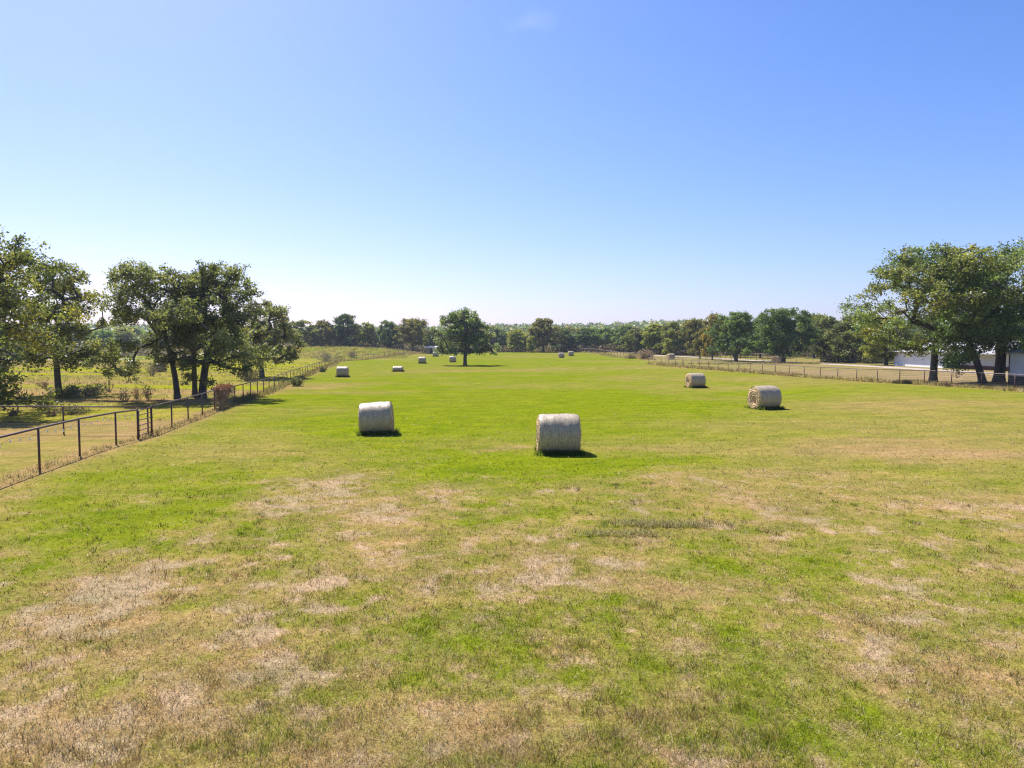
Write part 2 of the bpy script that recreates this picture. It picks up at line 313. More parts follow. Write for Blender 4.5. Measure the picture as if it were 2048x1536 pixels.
# ----------------------------------------------------------------- ground sheet
th = np.concatenate([np.arange(-180, -52, 4.0), np.arange(-52, 52, .2), np.arange(52, 180, 4.0)]); th = np.radians(th)
rr = np.concatenate([[.3, .8, 1.4], np.exp(np.linspace(math.log(2.0), math.log(1400), 860))])
TH, RR = np.meshgrid(th, rr); gx = RR * np.sin(TH); gy = RR * np.cos(TH); gz = T(gx, gy)
_, _, gc = field(gx, gy)
nr, nth = gx.shape; idx = np.arange(nr * nth).reshape(nr, nth); nx_ = np.roll(idx, -1, 1)
F = np.stack([idx[:-1], idx[1:], nx_[1:], nx_[:-1]], -1).reshape(-1, 4)[:, ::-1]
gv = np.stack([gx, gy, gz], -1).reshape(-1, 3); cv = gc.reshape(-1, 3)
o = mesh_np('ground', gv, F, M['ground'], col=cv, smooth=True); tag(o, kind='structure')

# ----------------------------------------------------------------- grass
def blades(cx, cy, n_per, spread, h, w, lean, col, rng, zoff=-.01, jit=1.0):
    """cx,cy tuft centres -> triangles; col (k,3) per tuft"""
    k = len(cx); n = k * n_per
    c = np.repeat(np.arange(k), n_per); a = rng.uniform(0, 2 * np.pi, n); q = np.abs(rng.normal(0, 1, n))
    sp = np.broadcast_to(spread, (k,))[c]
    x = cx[c] + np.cos(a) * q * sp; y = cy[c] + np.sin(a) * q * sp
    hh = np.broadcast_to(h, (k,))[c] * rng.uniform(.5, 1.35, n); ww = np.broadcast_to(w, (k,))[c] * rng.uniform(.7, 1.4, n)
    ln = np.broadcast_to(lean, (k,))[c] * rng.uniform(.3, 1.4, n)
    la = a + rng.normal(0, .7, n); z = T(x, y) + zoff
    wa = rng.uniform(0, 2 * np.pi, n); dx = np.cos(wa) * ww / 2; dy = np.sin(wa) * ww / 2
    tip = np.stack([x + np.cos(la) * hh * np.sin(ln), y + np.sin(la) * hh * np.sin(ln), z + hh * np.cos(ln) + .012], -1)
    v = np.stack([np.stack([x - dx, y - dy, z], -1), np.stack([x + dx, y + dy, z], -1), tip], 1)
    jj = np.broadcast_to(jit, (k,))[c][:, None]; cc = col[c] * (1 + (rng.uniform(-.28, .30, (n, 1)) + rng.normal(0, .06, (n, 3))) * jj)
    return v.reshape(-1, 3), np.repeat(np.clip(cc, 0.004, .9), 3, 0)
BALES = []
rng = np.random.default_rng(5)
GV, GC = [], []
def add_grass(v, c): GV.append(v); GC.append(c)
# tufts: log-ish radial spread so that the turf is densest close by
nt_ = 150000; u = rng.uniform(0, 1, nt_); r0, r1, e = 3.4, 60., -1.0
r = (r0 ** e + u * (r1 ** e - r0 ** e)) ** (1 / e); a = np.radians(rng.uniform(-50, 50, nt_))
x = r * np.sin(a); y = r * np.cos(a)
dry, bare, fc = field(x, y); infield = (x > xl(y) + .1) & (x < xr(y) - .2)
tuftn = fbm(x / .5, y / .5, 3, 201)
keep = infield & (rng.uniform(0, 1, nt_) < np.clip(1.1 - bare * .85, .2, 1) * np.clip(.35 + 1.7 * (tuftn - .2), .25, 1))
x, y, r, dry, bare, tuftn, fc = [q[keep] for q in (x, y, r, dry, bare, tuftn, fc)]
isdry = rng.uniform(0, 1, len(x)) < np.clip(dry * .9 + .08, 0, .96)
greens = np.array([(.125, .180, .012), (.165, .215, .013), (.205, .24, .016), (.115, .16, .025), (.235, .25, .025)])
tans = np.array([(.32, .22, .09), (.40, .30, .15), (.26, .165, .06), (.24, .18, .05), (.46, .37, .23)])
col = np.where(isdry[:, None], tans[rng.integers(0, 5, len(x))], greens[rng.integers(0, 5, len(x))])
fm = (.25 + .60 * sstep(8, 26, r))[:, None]; col = col * (1 - fm) + fc * fm
sc = np.clip((r / 8) ** .5, .7, 2.6)
v, c = blades(x, y, 7, .026 * sc, np.where(isdry, .046, .054) * np.minimum(1, (16 / r) ** .35) * (.5 + 1.0 * tuftn), .0062 * sc ** 1.7, np.where(isdry, 1.1, .9), col * 1.12, rng, jit=np.clip(14 / r, .5, 1)); add_grass(v, c)
# taller clumps that stand out of the mown sward
nc = 5200; u = rng.uniform(0, 1, nc); r = (r0 ** e + u * (20. ** e - r0 ** e)) ** (1 / e); a = np.radians(rng.uniform(-50, 50, nc)); x = r * np.sin(a); y = r * np.cos(a)
dry, bare, _ = field(x, y); k = (fbm(x / 1.1, y / 1.1, 3, 231) > .52) & (x > xl(y) + .2); x, y, r, dry = x[k], y[k], r[k], dry[k]
col = np.where((rng.uniform(0, 1, len(x)) < dry * .9)[:, None], tans[rng.integers(0, 5, len(x))], greens[rng.integers(0, 5, len(x))]) * rng.uniform(.75, 1.1, (len(x), 1))
v, c = blades(x, y, 30, .06, .095, .0055 * np.clip((r / 8) ** .8, .8, 3), .7, col, rng); add_grass(v, c)
# fallen straw on the worn patches
ns = 130000; u = rng.uniform(0, 1, ns); r = (r0 ** e + u * (40. ** e - r0 ** e)) ** (1 / e); a = np.radians(rng.uniform(-50, 50, ns)); x = r * np.sin(a); y = r * np.cos(a)
dry, bare, _ = field(x, y); k = (rng.uniform(0, 1, ns) < .12 + bare * 1.2 + dry * .25) & (x > xl(y)); x, y, r = x[k], y[k], r[k]; sc = np.clip((r / 8) ** .5, .7, 2.5)
v, c = blades(x, y, 4, .06 * sc, .062 * sc, .0055 * sc ** 1.6, 1.42, np.array([(.43, .34, .22), (.36, .27, .15), (.20, .135, .075), (.47, .385, .27), (.30, .20, .09)])[rng.integers(0, 5, len(x))], rng, .003); add_grass(v, c)

# ----------------------------------------------------------------- hay bales
def make_bale(seed):
    rg = np.random.default_rng(seed); Lh, Rr = .72, .745; na, nx = 72, 30
    root = empty('hay_bale', (0, 0, 0), None, 'hay bale', 'round hay bales in the pasture')
    xs = np.linspace(-1, 1, nx); A = np.linspace(0, 2 * np.pi, na, endpoint=False)
    XX, AA = np.meshgrid(xs, A, indexing='ij')
    def rad(XX, AA):
        r = Rr * (1 - .055 * np.abs(XX) ** 9) + .018 * (fbm(XX * 3 + 4, np.cos(AA) * 2 + 7 + seed, 3, seed) - .5) * 2 + .012 * np.cos(2 * AA + seed) + .012 * (fbm(XX * 2, np.sin(AA) * 3 + seed, 3, seed + 5) - .5)
        return r
    RRR = rad(XX, AA)
    vy = RRR * np.cos(AA); vz = RRR * np.sin(AA); vz = np.where(vz < -Rr * .9, -Rr * .9 - (-vz - Rr * .9) * .3, vz) + Rr * .93
    v = np.stack([XX * Lh, vy, vz], -1).reshape(-1, 3)
    i0 = np.arange(nx * na).reshape(nx, na); i1 = np.roll(i0, -1, 1)
    f = np.stack([i0[:-1], i0[1:], i1[1:], i1[:-1]], -1).reshape(-1, 4)
    w = mesh_np('net_wrap', v, f, M['wrap'], smooth=True, parent=root)
    for sgn in (-1, 1):
        nrg = 22; t = np.linspace(1, .0, nrg); TT, A2 = np.meshgrid(t, A, indexing='ij')
        rim = rad(np.full_like(A2, sgn * 1.0), A2)
        cy0, cz0 = rg.uniform(-.06, .06), rg.uniform(-.2, -.05)
        rr_ = rim * TT; yy = rr_ * np.cos(A2) + cy0 * (1 - TT); z_ = rr_ * np.sin(A2) + cz0 * (1 - TT)
        spir = np.sin(TT * 38 + A2 + rg.uniform(0, 6)) * .016 * (1 - TT * .3)
        off = np.where(TT > .93, -.0, .02) + .035 * np.sin(np.clip((1 - TT) / .75, 0, 1) * np.pi) - .16 * np.exp(-(TT / .17) ** 2) + spir * (TT < .97) + .05 * (fbm(yy * 5 + 9 * sgn, z_ * 5 + seed, 3, seed + 9) - .5) * (TT < .97)
        zz_ = np.where(z_ < -Rr * .9, -Rr * .9 - (-z_ - Rr * .9) * .3, z_) + Rr * .93
        v = np.stack([sgn * (Lh + off * (1 - (TT >= .999))), yy, zz_], -1).reshape(-1, 3)
        i0 = np.arange(nrg * na).reshape(nrg, na); i1 = np.roll(i0, -1, 1)
        f = np.stack([i0[:-1], i0[1:], i1[1:], i1[:-1]], -1).reshape(-1, 4)
        if sgn > 0: f = f[:, ::-1]
        # loose straws sticking out
        n = 620; q = np.sqrt(rg.uniform(0, 1, n)) * Rr * .98; aa = rg.uniform(0, 2 * np.pi, n)
        b = np.stack([np.full(n, sgn * (Lh - .01)), q * np.cos(aa), np.maximum(q * np.sin(aa) + Rr * .93, .03)], -1)
        dr = rg.normal(0, 1, (n, 3)); dr[:, 0] = sgn * np.abs(dr[:, 0]) * .55; dr /= np.linalg.norm(dr, axis=1)[:, None]; l = rg.uniform(.04, .13, (n, 1))
        sd = np.cross(dr, rg.normal(0, 1, (n, 3))); sd /= np.linalg.norm(sd, axis=1)[:, None]; sd *= .006
        sv = np.stack([b - sd, b + sd, b + dr * l + sd * .3, b + dr * l - sd * .3], 1).reshape(-1, 3); sv[:, 2] = np.maximum(sv[:, 2], .01)
        fv = np.concatenate([v, sv]); ff = np.concatenate([f, np.arange(n * 4).reshape(n, 4) + len(v)])
        mesh_np('end_face', fv, ff, M['hay_end'], smooth=True, parent=root)
    return root
PROTO = [make_bale(3), make_bale(12)]
used = [False, False]
def bale(px, py, Y, yaw, label, tilt=0, s=(1, 1, 1), pv=0, roll=0):
    X = X_at(px, Y); o = PROTO[pv] if not used[pv] else copy_tree(PROTO[pv]); used[pv] = True
    o.location = (X, Y, T(X, Y) - .03); o.rotation_euler = (roll, tilt, yaw); o.scale = s; o['label'] = label
    BALES.append((X, Y, yaw))
bale(1117, 908, 25.3, 0.02, 'round hay bale nearest the camera, net wrapped, standing alone in short grass', pv=0)
bale(754, 868, 31.0, .11, 'round hay bale leaning slightly, torn net at its upper corner', tilt=-R_(4.0), s=(.95, 1, 1), pv=1)
bale(1530, 818, 42.5, R_(16), 'round hay bale showing its swirled straw end, larger of two near the right fence', pv=0)
bale(1391, 776, 66.5, R_(13), 'smaller looking round hay bale with straw end showing, in front of the right fence', pv=1)
bale(685, 755, 94, .12, 'round hay bale standing close to the bend of the left pipe fence', pv=0)
bale(796, 742, 108, .03, 'squat slumped hay bale low in the grass left of the lone oak', s=(1.0, 1.0, .62), pv=1)
bale(844.5, 725, 150, 0, 'small far hay bale, frontmost of three left of the lone oak', pv=0)
bale(871.5, 715, 205, 0, 'tiny far hay bale below the tan shed at the field end', pv=1)
bale(905.5, 722, 160, .05, 'hay bale half under the drooping left branches of the lone oak', pv=0)
bale(1122, 715, 188, R_(18), 'left bale of a distant pair right of the lone oak', pv=1)
bale(1141.5, 712, 207, R_(10), 'right bale of a distant pair right of the lone oak', pv=0)
bale(1341.5, 716, 168, R_(10), 'white topped hay bale behind the right fence corner post', pv=1)
bale(1551, 727, 133, R_(62), 'hay bale with round end facing the camera beside a thick oak trunk', pv=0)
bale(321, 740, 112, .1, 'hay bale in the weedy side pasture just left of the oak trunks', pv=1)
bale(264, 733, 128, .2, 'hay bale half hidden behind a low hanging oak branch', pv=0)
bale(4, 738, 112, .1, 'hay bale behind dark foliage at the far left edge', pv=1)
# taller uncut grass round each near bale
rng2 = np.random.default_rng(8)
for (X, Y, yaw) in BALES[:8]:
    n = 420; t = rng2.uniform(-1.15, 1.25, n); side = rng2.normal(0, .16, n) + rng2.choice([-.52, .45, -.62], n)
    x = X + t * .72 * math.cos(yaw) - side * math.sin(yaw); y = Y + t * .72 * math.sin(yaw) + side * math.cos(yaw)
    s = max(1, Y / 30); col = np.array([(.10, .19, .02), (.15, .23, .025), (.22, .26, .04)])[rng2.integers(0, 3, n)]
    v, c = blades(x, y, 7, .04, .2, .013 * s, .45, col, rng2); add_grass(v, c)

# tall dry grass in the fence rows
DV, DC = [], []
def fence_grass(p0, p1, n, h, w, cols, sd=.22):
    t = rng2.uniform(0, 1, n) ** 1.0; x = p0[0] + (p1[0] - p0[0]) * t + rng2.normal(0, sd, n); y = p0[1] + (p1[1] - p0[1]) * t + rng2.normal(0, sd, n)
    hv = h * (.5 + 1.0 * fbm(x / 2, y / 2, 2, 300)); k = fbm(x / 1.3, y / 1.3, 3, 310) > .33; x, y, hv = x[k], y[k], hv[k]
    rr = np.hypot(x, y); ww = w * np.clip(rr / 25, .8, 5)
    v, c = blades(x, y, 7, .09, hv, ww, .6, np.array(cols)[rng2.integers(0, len(cols), len(x))], rng2); DV.append(v); DC.append(c)
TAN = [(.40, .29, .14), (.46, .36, .19), (.33, .24, .09), (.30, .27, .07)]; TG = TAN + [(.20, .24, .04), (.24, .26, .05)]
fence_grass((-12.9, 10.5), (-20.5, 52), 900, .16, .012, TAN); fence_grass((-20.5, 52), (-43.5, 178), 2600, .42, .014, TG, .3); fence_grass((-44, 180), (-29, 224), 1100, .6, .014, TAN, .5)
fence_grass((42, 34), (25.5, 127), 3600, .42, .014, TAN + [(.42, .36, .10)], .45); fence_grass((26, 128), (58, 128), 500, .35, .014, TG, .4)
fence_grass((24, 250), (33, 165), 900, .5, .012, TAN, .8)
# rank weeds of the side pasture and the pond bank
n = 9000; y = rng2.uniform(38, 175, n); x = xl(y) - 1 - rng2.uniform(0, 1, n) ** 1.1 * 75; stripe = fbm(x / 26 + 5, y / 6, 4, 131)
k = (stripe > .44) | (y < 60) & (rng2.uniform(0, 1, n) < .35); x, y = x[k], y[k]
v, c = blades(x, y, 6, .18, .28, .02 * np.clip(np.hypot(x, y) / 45, 1, 3.5), .6, np.array(TG + [(.22, .25, .03)])[rng2.integers(0, 7, len(x))], rng2); DV.append(v); DC.append(c)
n = 2600; x = rng2.uniform(-108, -30, n); y = rng2.uniform(195, 232, n)
v, c = blades(x, y, 6, .4, .5, .09, .6, np.array(TG + [(.22, .25, .03), (.2, .25, .03)])[rng2.integers(0, 8, n)], rng2); DV.append(v); DC.append(c)
v = np.concatenate(DV); o = mesh_np('tall_dry_grass', v, np.arange(len(v)).reshape(-1, 3), M['grass'], col=np.concatenate(DC)); tag(o, 'tall dry grass and weeds along the fences', 'grass', kind='stuff')
# strip of hay left by the baler
HV, HC = [], []
for (px, py, n, sx_, sy_) in [(1345, 1053, 260, .55, .10), (1240, 1070, 160, .5, .09), (1265, 1050, 90, .3, .06)]:
    cx, cy = gp(px, py); x = cx + rng2.normal(0, sx_, n); y = cy + rng2.normal(0, sy_, n)
    v, c = blades(x, y, 7, .05, .12, .009, 1.15, np.array([(.27, .23, .10), (.20, .17, .08), (.34, .29, .15), (.2, .21, .07)])[rng2.integers(0, 4, n)], rng2, .03); HV.append(v); HC.append(c)
v = np.concatenate(HV); o = mesh_np('hay_residue', v, np.arange(len(v)).reshape(-1, 3), M['grass'], col=np.concatenate(HC)); tag(o, 'low line of loose grey hay left on the mown grass', 'hay', kind='stuff')
v = np.concatenate(GV); o = mesh_np('grass', v, np.arange(len(v)).reshape(-1, 3), M['grass'], col=np.concatenate(GC)); tag(o, 'short mown pasture grass, patchy green and straw coloured', 'grass', kind='stuff')

# ----------------------------------------------------------------- trees
def gen_tree(seed, H, R, cb, tr, ncl, lpc, leaf, clr=1.1, lean=(0, 0), cols=((.05, .062, .02),), asym=.3, flat=.72, trunk_top=None, offx=0, tmax=.4, hue=.25, nsub=8, extra=(), sides=7, droop=0.0, ysq=1.0, tl=1.0):
    rg = np.random.default_rng(seed)
    ph = rg.uniform(0, 6.28, 4)
    pts = []; tries = 0
    while len(pts) < ncl and tries < ncl * 60:
        tries += 1
        t = rg.uniform(0, 1) ** .85; a = rg.uniform(0, 2 * np.pi)
        pr = math.sqrt(max(.02, 1 - ((t - tmax) / (1.06 - tmax if t > tmax else tmax + .35)) ** 2))
        rad = R * pr * (1 + asym * (math.sin(2 * a + ph[0]) * .5 + math.sin(3 * a + ph[1] + 4 * t) * .5)) * rg.uniform(.05, 1) ** .42
        rad = max(rad - clr * .55, 0)
        z = cb + clr * .5 + t * (H - cb - clr * 1.0) - droop * (rad / R) ** 2 * (H - cb)
        p = np.array([math.cos(a) * rad + lean[0] * t + offx, math.sin(a) * rad * ysq + lean[1] * t, z])
        if all(np.linalg.norm((p - q) / (1, 1, .8)) > clr * .72 for q in pts): pts.append(p)
    for e in extra: pts.append(np.array(e, float))
    pts = np.array(pts)
    # skeleton
    tt = trunk_top or cb + .22 * (H - cb)
    nodes = []; par = []
    for i in range(7):
        t = i / 6; nodes.append(np.array([tl * lean[0] * .5 * t ** 1.5 * (tt / H + .3) + .05 * math.sin(3 * t + ph[2]) * tt * .3, lean[1] * .5 * t ** 1.5 + .05 * math.sin(2.5 * t + ph[3]) * tt * .3, -.25 + t * (tt + .25)])); par.append(i - 1)
    fork = nodes[-1]; tips = []
    for p in pts[np.argsort(np.linalg.norm(pts - fork, axis=1))]:
        nd = np.array(nodes[4:]); d = np.linalg.norm(nd - p, axis=1); pen = np.maximum(0, nd[:, 2] - p[2] + .2) * .9
        j = int(np.argmin(d + pen)) + 4; b = nodes[j]; prev = j; k = max(2, int(d[j - 4] / .9))
        mid = (p - b); side = rg.normal(0, .09, 3) * np.linalg.norm(mid)
        for q in range(1, k + 1):
            s = q / k; pos = b + mid * s + side * math.sin(s * math.pi) + np.array([0, 0, .10 * np.linalg.norm(mid) * math.sin(s * math.pi)]) + rg.normal(0, .03, 3) * (q < k) * np.linalg.norm(mid) / k
            nodes.append(pos); par.append(prev); prev = len(nodes) - 1
        tips.append(prev)
    nn = len(nodes); cnt = np.zeros(nn)
    for t_ in tips: cnt[t_] += 1
    for i in range(nn - 1, 0, -1): cnt[par[i]] += cnt[i]
    rad = np.maximum(tr * (np.maximum(cnt, .5) / cnt[6]) ** .46, .018 * tr / .25)
    rad[:7] = tr * np.array([1.5, 1.1, 1.0, .96, .94, .93, .95])[:7]
    V = []; Fc = []; off = 0
    t = np.arange(sides) * 2 * np.pi / sides
    def frus(p, q, ra, rb, sd, off):
        d = q - p; d = d / (np.linalg.norm(d) + 1e-9); rf = np.array([.1, .2, .97]) if abs(d[2]) < .9 else np.array([1., .1, 0])
        a = np.cross(d, rf); a /= np.linalg.norm(a); b = np.cross(d, a); tt_ = np.arange(sd) * 2 * np.pi / sd
        ring = np.cos(tt_)[:, None] * a + np.sin(tt_)[:, None] * b
        v = np.concatenate([p + ra * ring, q + rb * ring]); k = np.arange(sd); k2 = (k + 1) % sd
        return v, np.stack([k, k2, k2 + sd, k + sd], -1) + off
    for i in range(1, nn):
        sd = sides + 3 if i < 7 else (sides if rad[i] > .06 else 4)
        ra = rad[par[i]] if i < 7 else min(rad[par[i]], rad[i] * 1.25)
        v, f = frus(nodes[par[i]], nodes[i], ra, rad[i], sd, off); V.append(v); Fc.append(f); off += len(v)
    # leaves
    lv = []; lc = []; ncols = np.array(cols)
    for p in np.array([nodes[t_] for t_ in tips]):
        cr = clr * rg.uniform(.75, 1.25); sub = rg.normal(0, 1, (nsub, 3)); sub /= np.linalg.norm(sub, axis=1)[:, None]; sub *= cr * rg.uniform(.35, 1.0, (nsub, 1)); sub[:, 2] *= flat
        for s in sub:
            v, f = frus(p - .0 * s, p + s, .014 * tr / .25, .007 * tr / .25, 3, off); V.append(v); Fc.append(f); off += len(v)
        n = int(lpc * cr / clr); c = p + sub[rg.integers(0, nsub, n)] + rg.normal(0, 1, (n, 3)) * cr * np.array([.22, .22, .17])
        nr_ = rg.normal(0, 1, (n, 3)) + np.array([0, 0, .55]); nr_ /= np.linalg.norm(nr_, axis=1)[:, None]
        a = np.cross(nr_, rg.normal(0, 1, (n, 3))); a /= np.linalg.norm(a, axis=1)[:, None]; b = np.cross(nr_, a)
        sz = leaf * rg.uniform(.6, 1.35, (n, 1))
        lv.append(np.stack([c - a * sz * .62, c + b * sz * .36 - a * sz * .08, c + a * sz * .62, c - b * sz * .36 + a * sz * .05], 1))
        base = ncols[rg.integers(0, len(ncols))] * rg.uniform(.8, 1.25)
        alt = ncols[rg.integers(0, len(ncols), n)]
        m_ = (rg.uniform(0, 1, n) < hue)[:, None]
        lc.append(np.where(m_, alt, base) * rg.uniform(.65, 1.4, (n, 1)))
    lv = np.concatenate(lv).reshape(-1, 3); lc = np.concatenate(lc); ok = lv.reshape(-1, 4, 3)[:, :, 2].min(1) > .05
    lv = lv.reshape(-1, 4, 3)[ok].reshape(-1, 3); lc = lc[ok]
    return np.concatenate(V), np.concatenate(Fc), lv, lc
def tree(name, X, Y, label, cat='tree', group=None, far=False, rz=0, z=None, **k):
    k.setdefault('seed', 1)
    V, Fc, lv, lc = gen_tree(**k)
    r = empty(name, (X, Y, (T(X, Y) if z is None else z)), label, cat, group, rz)
    mesh_np('trunk', V, Fc, M['bark'], smooth=True, parent=r)
    mesh_np('crown', lv, np.arange(len(lv)).reshape(-1, 4), M['leaf_far' if far else 'leaf'], fcol=lc, parent=r)
    return r
OL = [(.084, .100, .040), (.108, .122, .046), (.066, .080, .040), (.128, .134, .052)]            # olive post oak
OLY = [(.094, .110, .032), (.115, .122, .032), (.070, .088, .034), (.138, .130, .030), (.082, .100, .04)]  # turning yellow
LO = [(0.078, 0.115, 0.041), (0.104, 0.144, 0.046), (0.061, 0.088, 0.044), (0.122, 0.152, 0.061)]             # live oak
BR = [(.112, .104, .050), (.090, .092, .040), (.125, .112, .055), (.074, .080, .042)]              # brownish
GY = [(0.113, 0.133, 0.066), (0.146, 0.160, 0.088), (0.088, 0.101, 0.058)]

tree('oak_tree', -35.2, 42.5, 'tall oak at the far left edge with low dark hanging branches, trunk out of view', seed=21, H=12.0, R=7.2, cb=3.6, tr=.34, ncl=150, lpc=265, leaf=.16, clr=.95, cols=OLY, tmax=.3,
     extra=[(x_ + 1.6, y_, z_) for (x_, y_, z_) in [(5.0, -3.5, 2.0), (5.6, -3.2, 1.3), (6.3, -2.6, 1.0), (4.2, -3.6, 1.0), (5.2, -3.9, 2.7), (5.0, -3.2, 3.4), (4.3, -3.4, 2.0), (4.0, -3.0, 3.0), (4.6, -3.2, 4.0), (3.6, -3.0, 4.4), (3.4, -3.2, 1.6), (3.0, -3.0, 2.8)]])
tree('oak_tree', -39.4, 60, 'slender yellowing oak on one straight trunk, in front of the green side pasture', seed=5, H=11.6, R=4.6, cb=3.0, tr=.25, ncl=84, lpc=250, leaf=.18, clr=.9, cols=OLY, tmax=.28, trunk_top=5.0,
     extra=[(1.6, -.5, 2.7), (2.4, .2, 2.9), (-1.5, -.6, 2.8), (3.2, .4, 3.6), (-2.6, 0, 3.4), (.9, -1.0, 3.1)])
tree('oak_tree', -26.9, 55.5, 'oak with dark trunk leaning left and one long low limb, leftmost of three close trunks', seed=33, H=11.0, R=4.9, cb=3.6, tr=.21, ncl=84, lpc=265, leaf=.16, clr=.85, lean=(-2.6, 0), cols=OL, tmax=.45, trunk_top=5.6, asym=.4,
     extra=[(-4.2, -.3, 3.4), (-5.2, -.2, 3.0), (-6.0, 0, 3.5), (-3.2, -.4, 2.6), (-6.4, .2, 4.2), (-5.4, .2, 4.4), (-4.4, -.3, 2.2), (-6.9, 0, 3.1), (-5.6, -.2, 2.3), (-3.6, -.3, 2.0), (-5.0, .2, 3.8)])
tree('oak_tree', -26.3, 57.2, 'thin upright oak with middle trunk of three standing close together', seed=44, H=10.6, R=3.2, cb=4.2, tr=.19, ncl=46, lpc=265, leaf=.16, clr=.85, lean=(.2, .4), cols=OL, tmax=.55, trunk_top=6)
tree('oak_tree', -25.3, 56.4, 'bushy oak with thickest trunk of three standing close together', seed=52, H=11.1, R=4.7, cb=2.2, tr=.29, ncl=96, lpc=265, leaf=.16, clr=.85, lean=(1.7, .3), cols=OL, tmax=.42, asym=.4,
     extra=[(2.5, -.5, 2.5), (3.4, -.3, 2.3), (4.2, 0, 2.7), (1.6, -.8, 2.9), (3.0, .2, 3.4), (4.9, .2, 3.3), (5.2, 0, 4.1), (.7, -.5, 1.4), (4.0, -.4, 3.5), (-.8, -.4, 1.5)])
tree('oak_tree', -32.6, 90, 'rounded brownish oak on a forked trunk behind the pipe fence, right of the three trunks', seed=63, H=9.9, R=5.0, cb=1.6, tr=.30, ncl=84, lpc=230, leaf=.21, clr=.85, cols=BR + OL[:2], tmax=.33, offx=.7)
tree('oak_tree', -9.3, 138, 'lone spreading oak standing in the middle of the field over its own shadow', seed=75, H=11.3, R=5.6, cb=2.2, tr=.36, ncl=130, lpc=190, leaf=.25, clr=.95, cols=GY + LO[:2], tmax=.2, droop=.05, offx=-.35,
     extra=[(3.4, 0, 3.2), (4.0, .2, 3.0), (3.0, -.3, 2.7), (-4.5, 0, 3.0), (-3.7, 0, 2.6), (4.3, 0, 3.9), (-4.9, .2, 3.8)])
tree('oak_tree', 40.3, 66, 'big spreading oak with straight trunk behind the right fence, before the white house', seed=86, H=13.0, R=8.3, cb=3.9, tr=.33, ncl=165, lpc=250, leaf=.17, clr=.95, cols=OLY[:4] + LO[:2], tmax=.12, lean=(.6, 0), asym=.3, tl=.3, trunk_top=5.0, offx=-.4,
     extra=[(-3.6, -.5, 3.6), (-4.6, -.4, 3.9), (-2.6, -.8, 3.3), (-5.4, 0, 4.4), (1.8, -.8, 3.2), (2.6, -1, 2.6), (-2.2, -.6, 3.5), (-1.4, -.7, 3.1), (-3.0, -.5, 3.1), (-.8, -.8, 3.5)])
tree('oak_tree', 43.3, 63.5, 'dark green oak on a curved leaning trunk beside the thick trunk', seed=97, H=11.4, R=4.6, cb=2.4, tr=.30, tl=2.3, ncl=84, lpc=265, leaf=.17, clr=.95, cols=LO, lean=(-2.2, 0), tmax=.35, trunk_top=4.4,
     extra=[(-3.8, -.5, 1.9), (-3.2, -.5, 2.6), (-3.6, -.3, 3.4), (-2.6, -.5, 2.2), (-2.2, -.6, 3.0), (-1.8, -.7, 2.5), (-3, 0, 4), (-4.2, 0, 3.0), (-1.2, -.8, 3.4), (-2.9, -.7, 1.6)])
tree('oak_tree', 45.4, 64.5, 'dark green oak on the thickest trunk at the right edge, beside the white shed', seed=108, H=13.0, R=6.4, cb=2.8, tr=.44, tl=.25, ncl=130, lpc=265, leaf=.17, clr=1.0, cols=LO + OL[1:2], tmax=.4, lean=(2.0, 0),
     extra=[(1.4, -1.2, 3.0), (2.2, -1.6, 2.5), (3.0, -1.4, 2.0), (1.8, -1.8, 3.6), (2.8, -2.2, 3.2), (3.4, -2, 2.6), (-1.4, -.8, 3.4), (.6, -1, 3.8), (.9, -1.6, 2.6), (.4, -1.4, 3.2), (1.6, -2.2, 2.2), (2.4, -2.6, 3.8)])

# prototypes for the wood round the field
def proto(name, label, **k):
    r = tree(name, 0, 0, label, far=True, z=0, **k); return r
W1 = [(1, 1, .36), ]
base_c = [(.9, 1, .34), (1.1, 1.15, .36), (.75, .85, .36), (1.25, 1.2, .4)]
pk = dict(cols=base_c)
PT = [proto('oak_tree', '', seed=201, H=10, R=4.6, cb=1.6, tr=.3, ncl=70, lpc=210, leaf=.30, clr=1.0, tmax=.38, **pk),
      proto('oak_tree', '', seed=202, H=10, R=4.2, cb=.8, tr=.26, ncl=64, lpc=210, leaf=.30, clr=1.0, tmax=.3, **pk),
      proto('oak_tree', '', seed=203, H=10, R=4.9, cb=2.2, tr=.34, ncl=70, lpc=210, leaf=.30, clr=1.1, tmax=.5, asym=.5, **pk),
      proto('oak_tree', '', seed=204, H=10, R=3.6, cb=.9, tr=.24, ncl=56, lpc=210, leaf=.30, clr=1.0, tmax=.42, **pk),
      proto('oak_tree', '', seed=205, H=10, R=5.2, cb=1.2, tr=.36, ncl=92, lpc=340, leaf=.22, clr=1.0, tmax=.4, **pk),
      proto('oak_tree', '', seed=206, H=10, R=5.0, cb=1.0, tr=.36, ncl=92, lpc=340, leaf=.22, clr=1.05, tmax=.33, asym=.45, **pk)]
PR = [4.6, 4.2, 4.9, 3.6, 5.2, 5.0]; pused = [False] * 6
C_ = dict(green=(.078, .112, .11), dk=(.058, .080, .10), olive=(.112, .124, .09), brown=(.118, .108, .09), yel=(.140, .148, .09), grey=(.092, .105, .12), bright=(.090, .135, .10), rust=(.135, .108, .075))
rb = random.Random(4)
def far_tree(px, wpx, top, Y, p, c, label, group):
    X = X_at(px, Y); z = T(X, Y); H = Z_at(top, Y) - z; s = wpx * Y / FPX / (2 * PR[p]) * 1.04
    r = PT[p] if not pused[p] else copy_tree(PT[p]); pused[p] = True
    r.location = (X, Y, z - .05); r.scale = (s, s, H / 10 * 1.01); r.rotation_euler = (0, 0, rb.uniform(0, 6.28))
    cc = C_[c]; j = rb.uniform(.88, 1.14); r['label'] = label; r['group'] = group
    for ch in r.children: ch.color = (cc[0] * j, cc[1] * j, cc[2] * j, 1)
    return r
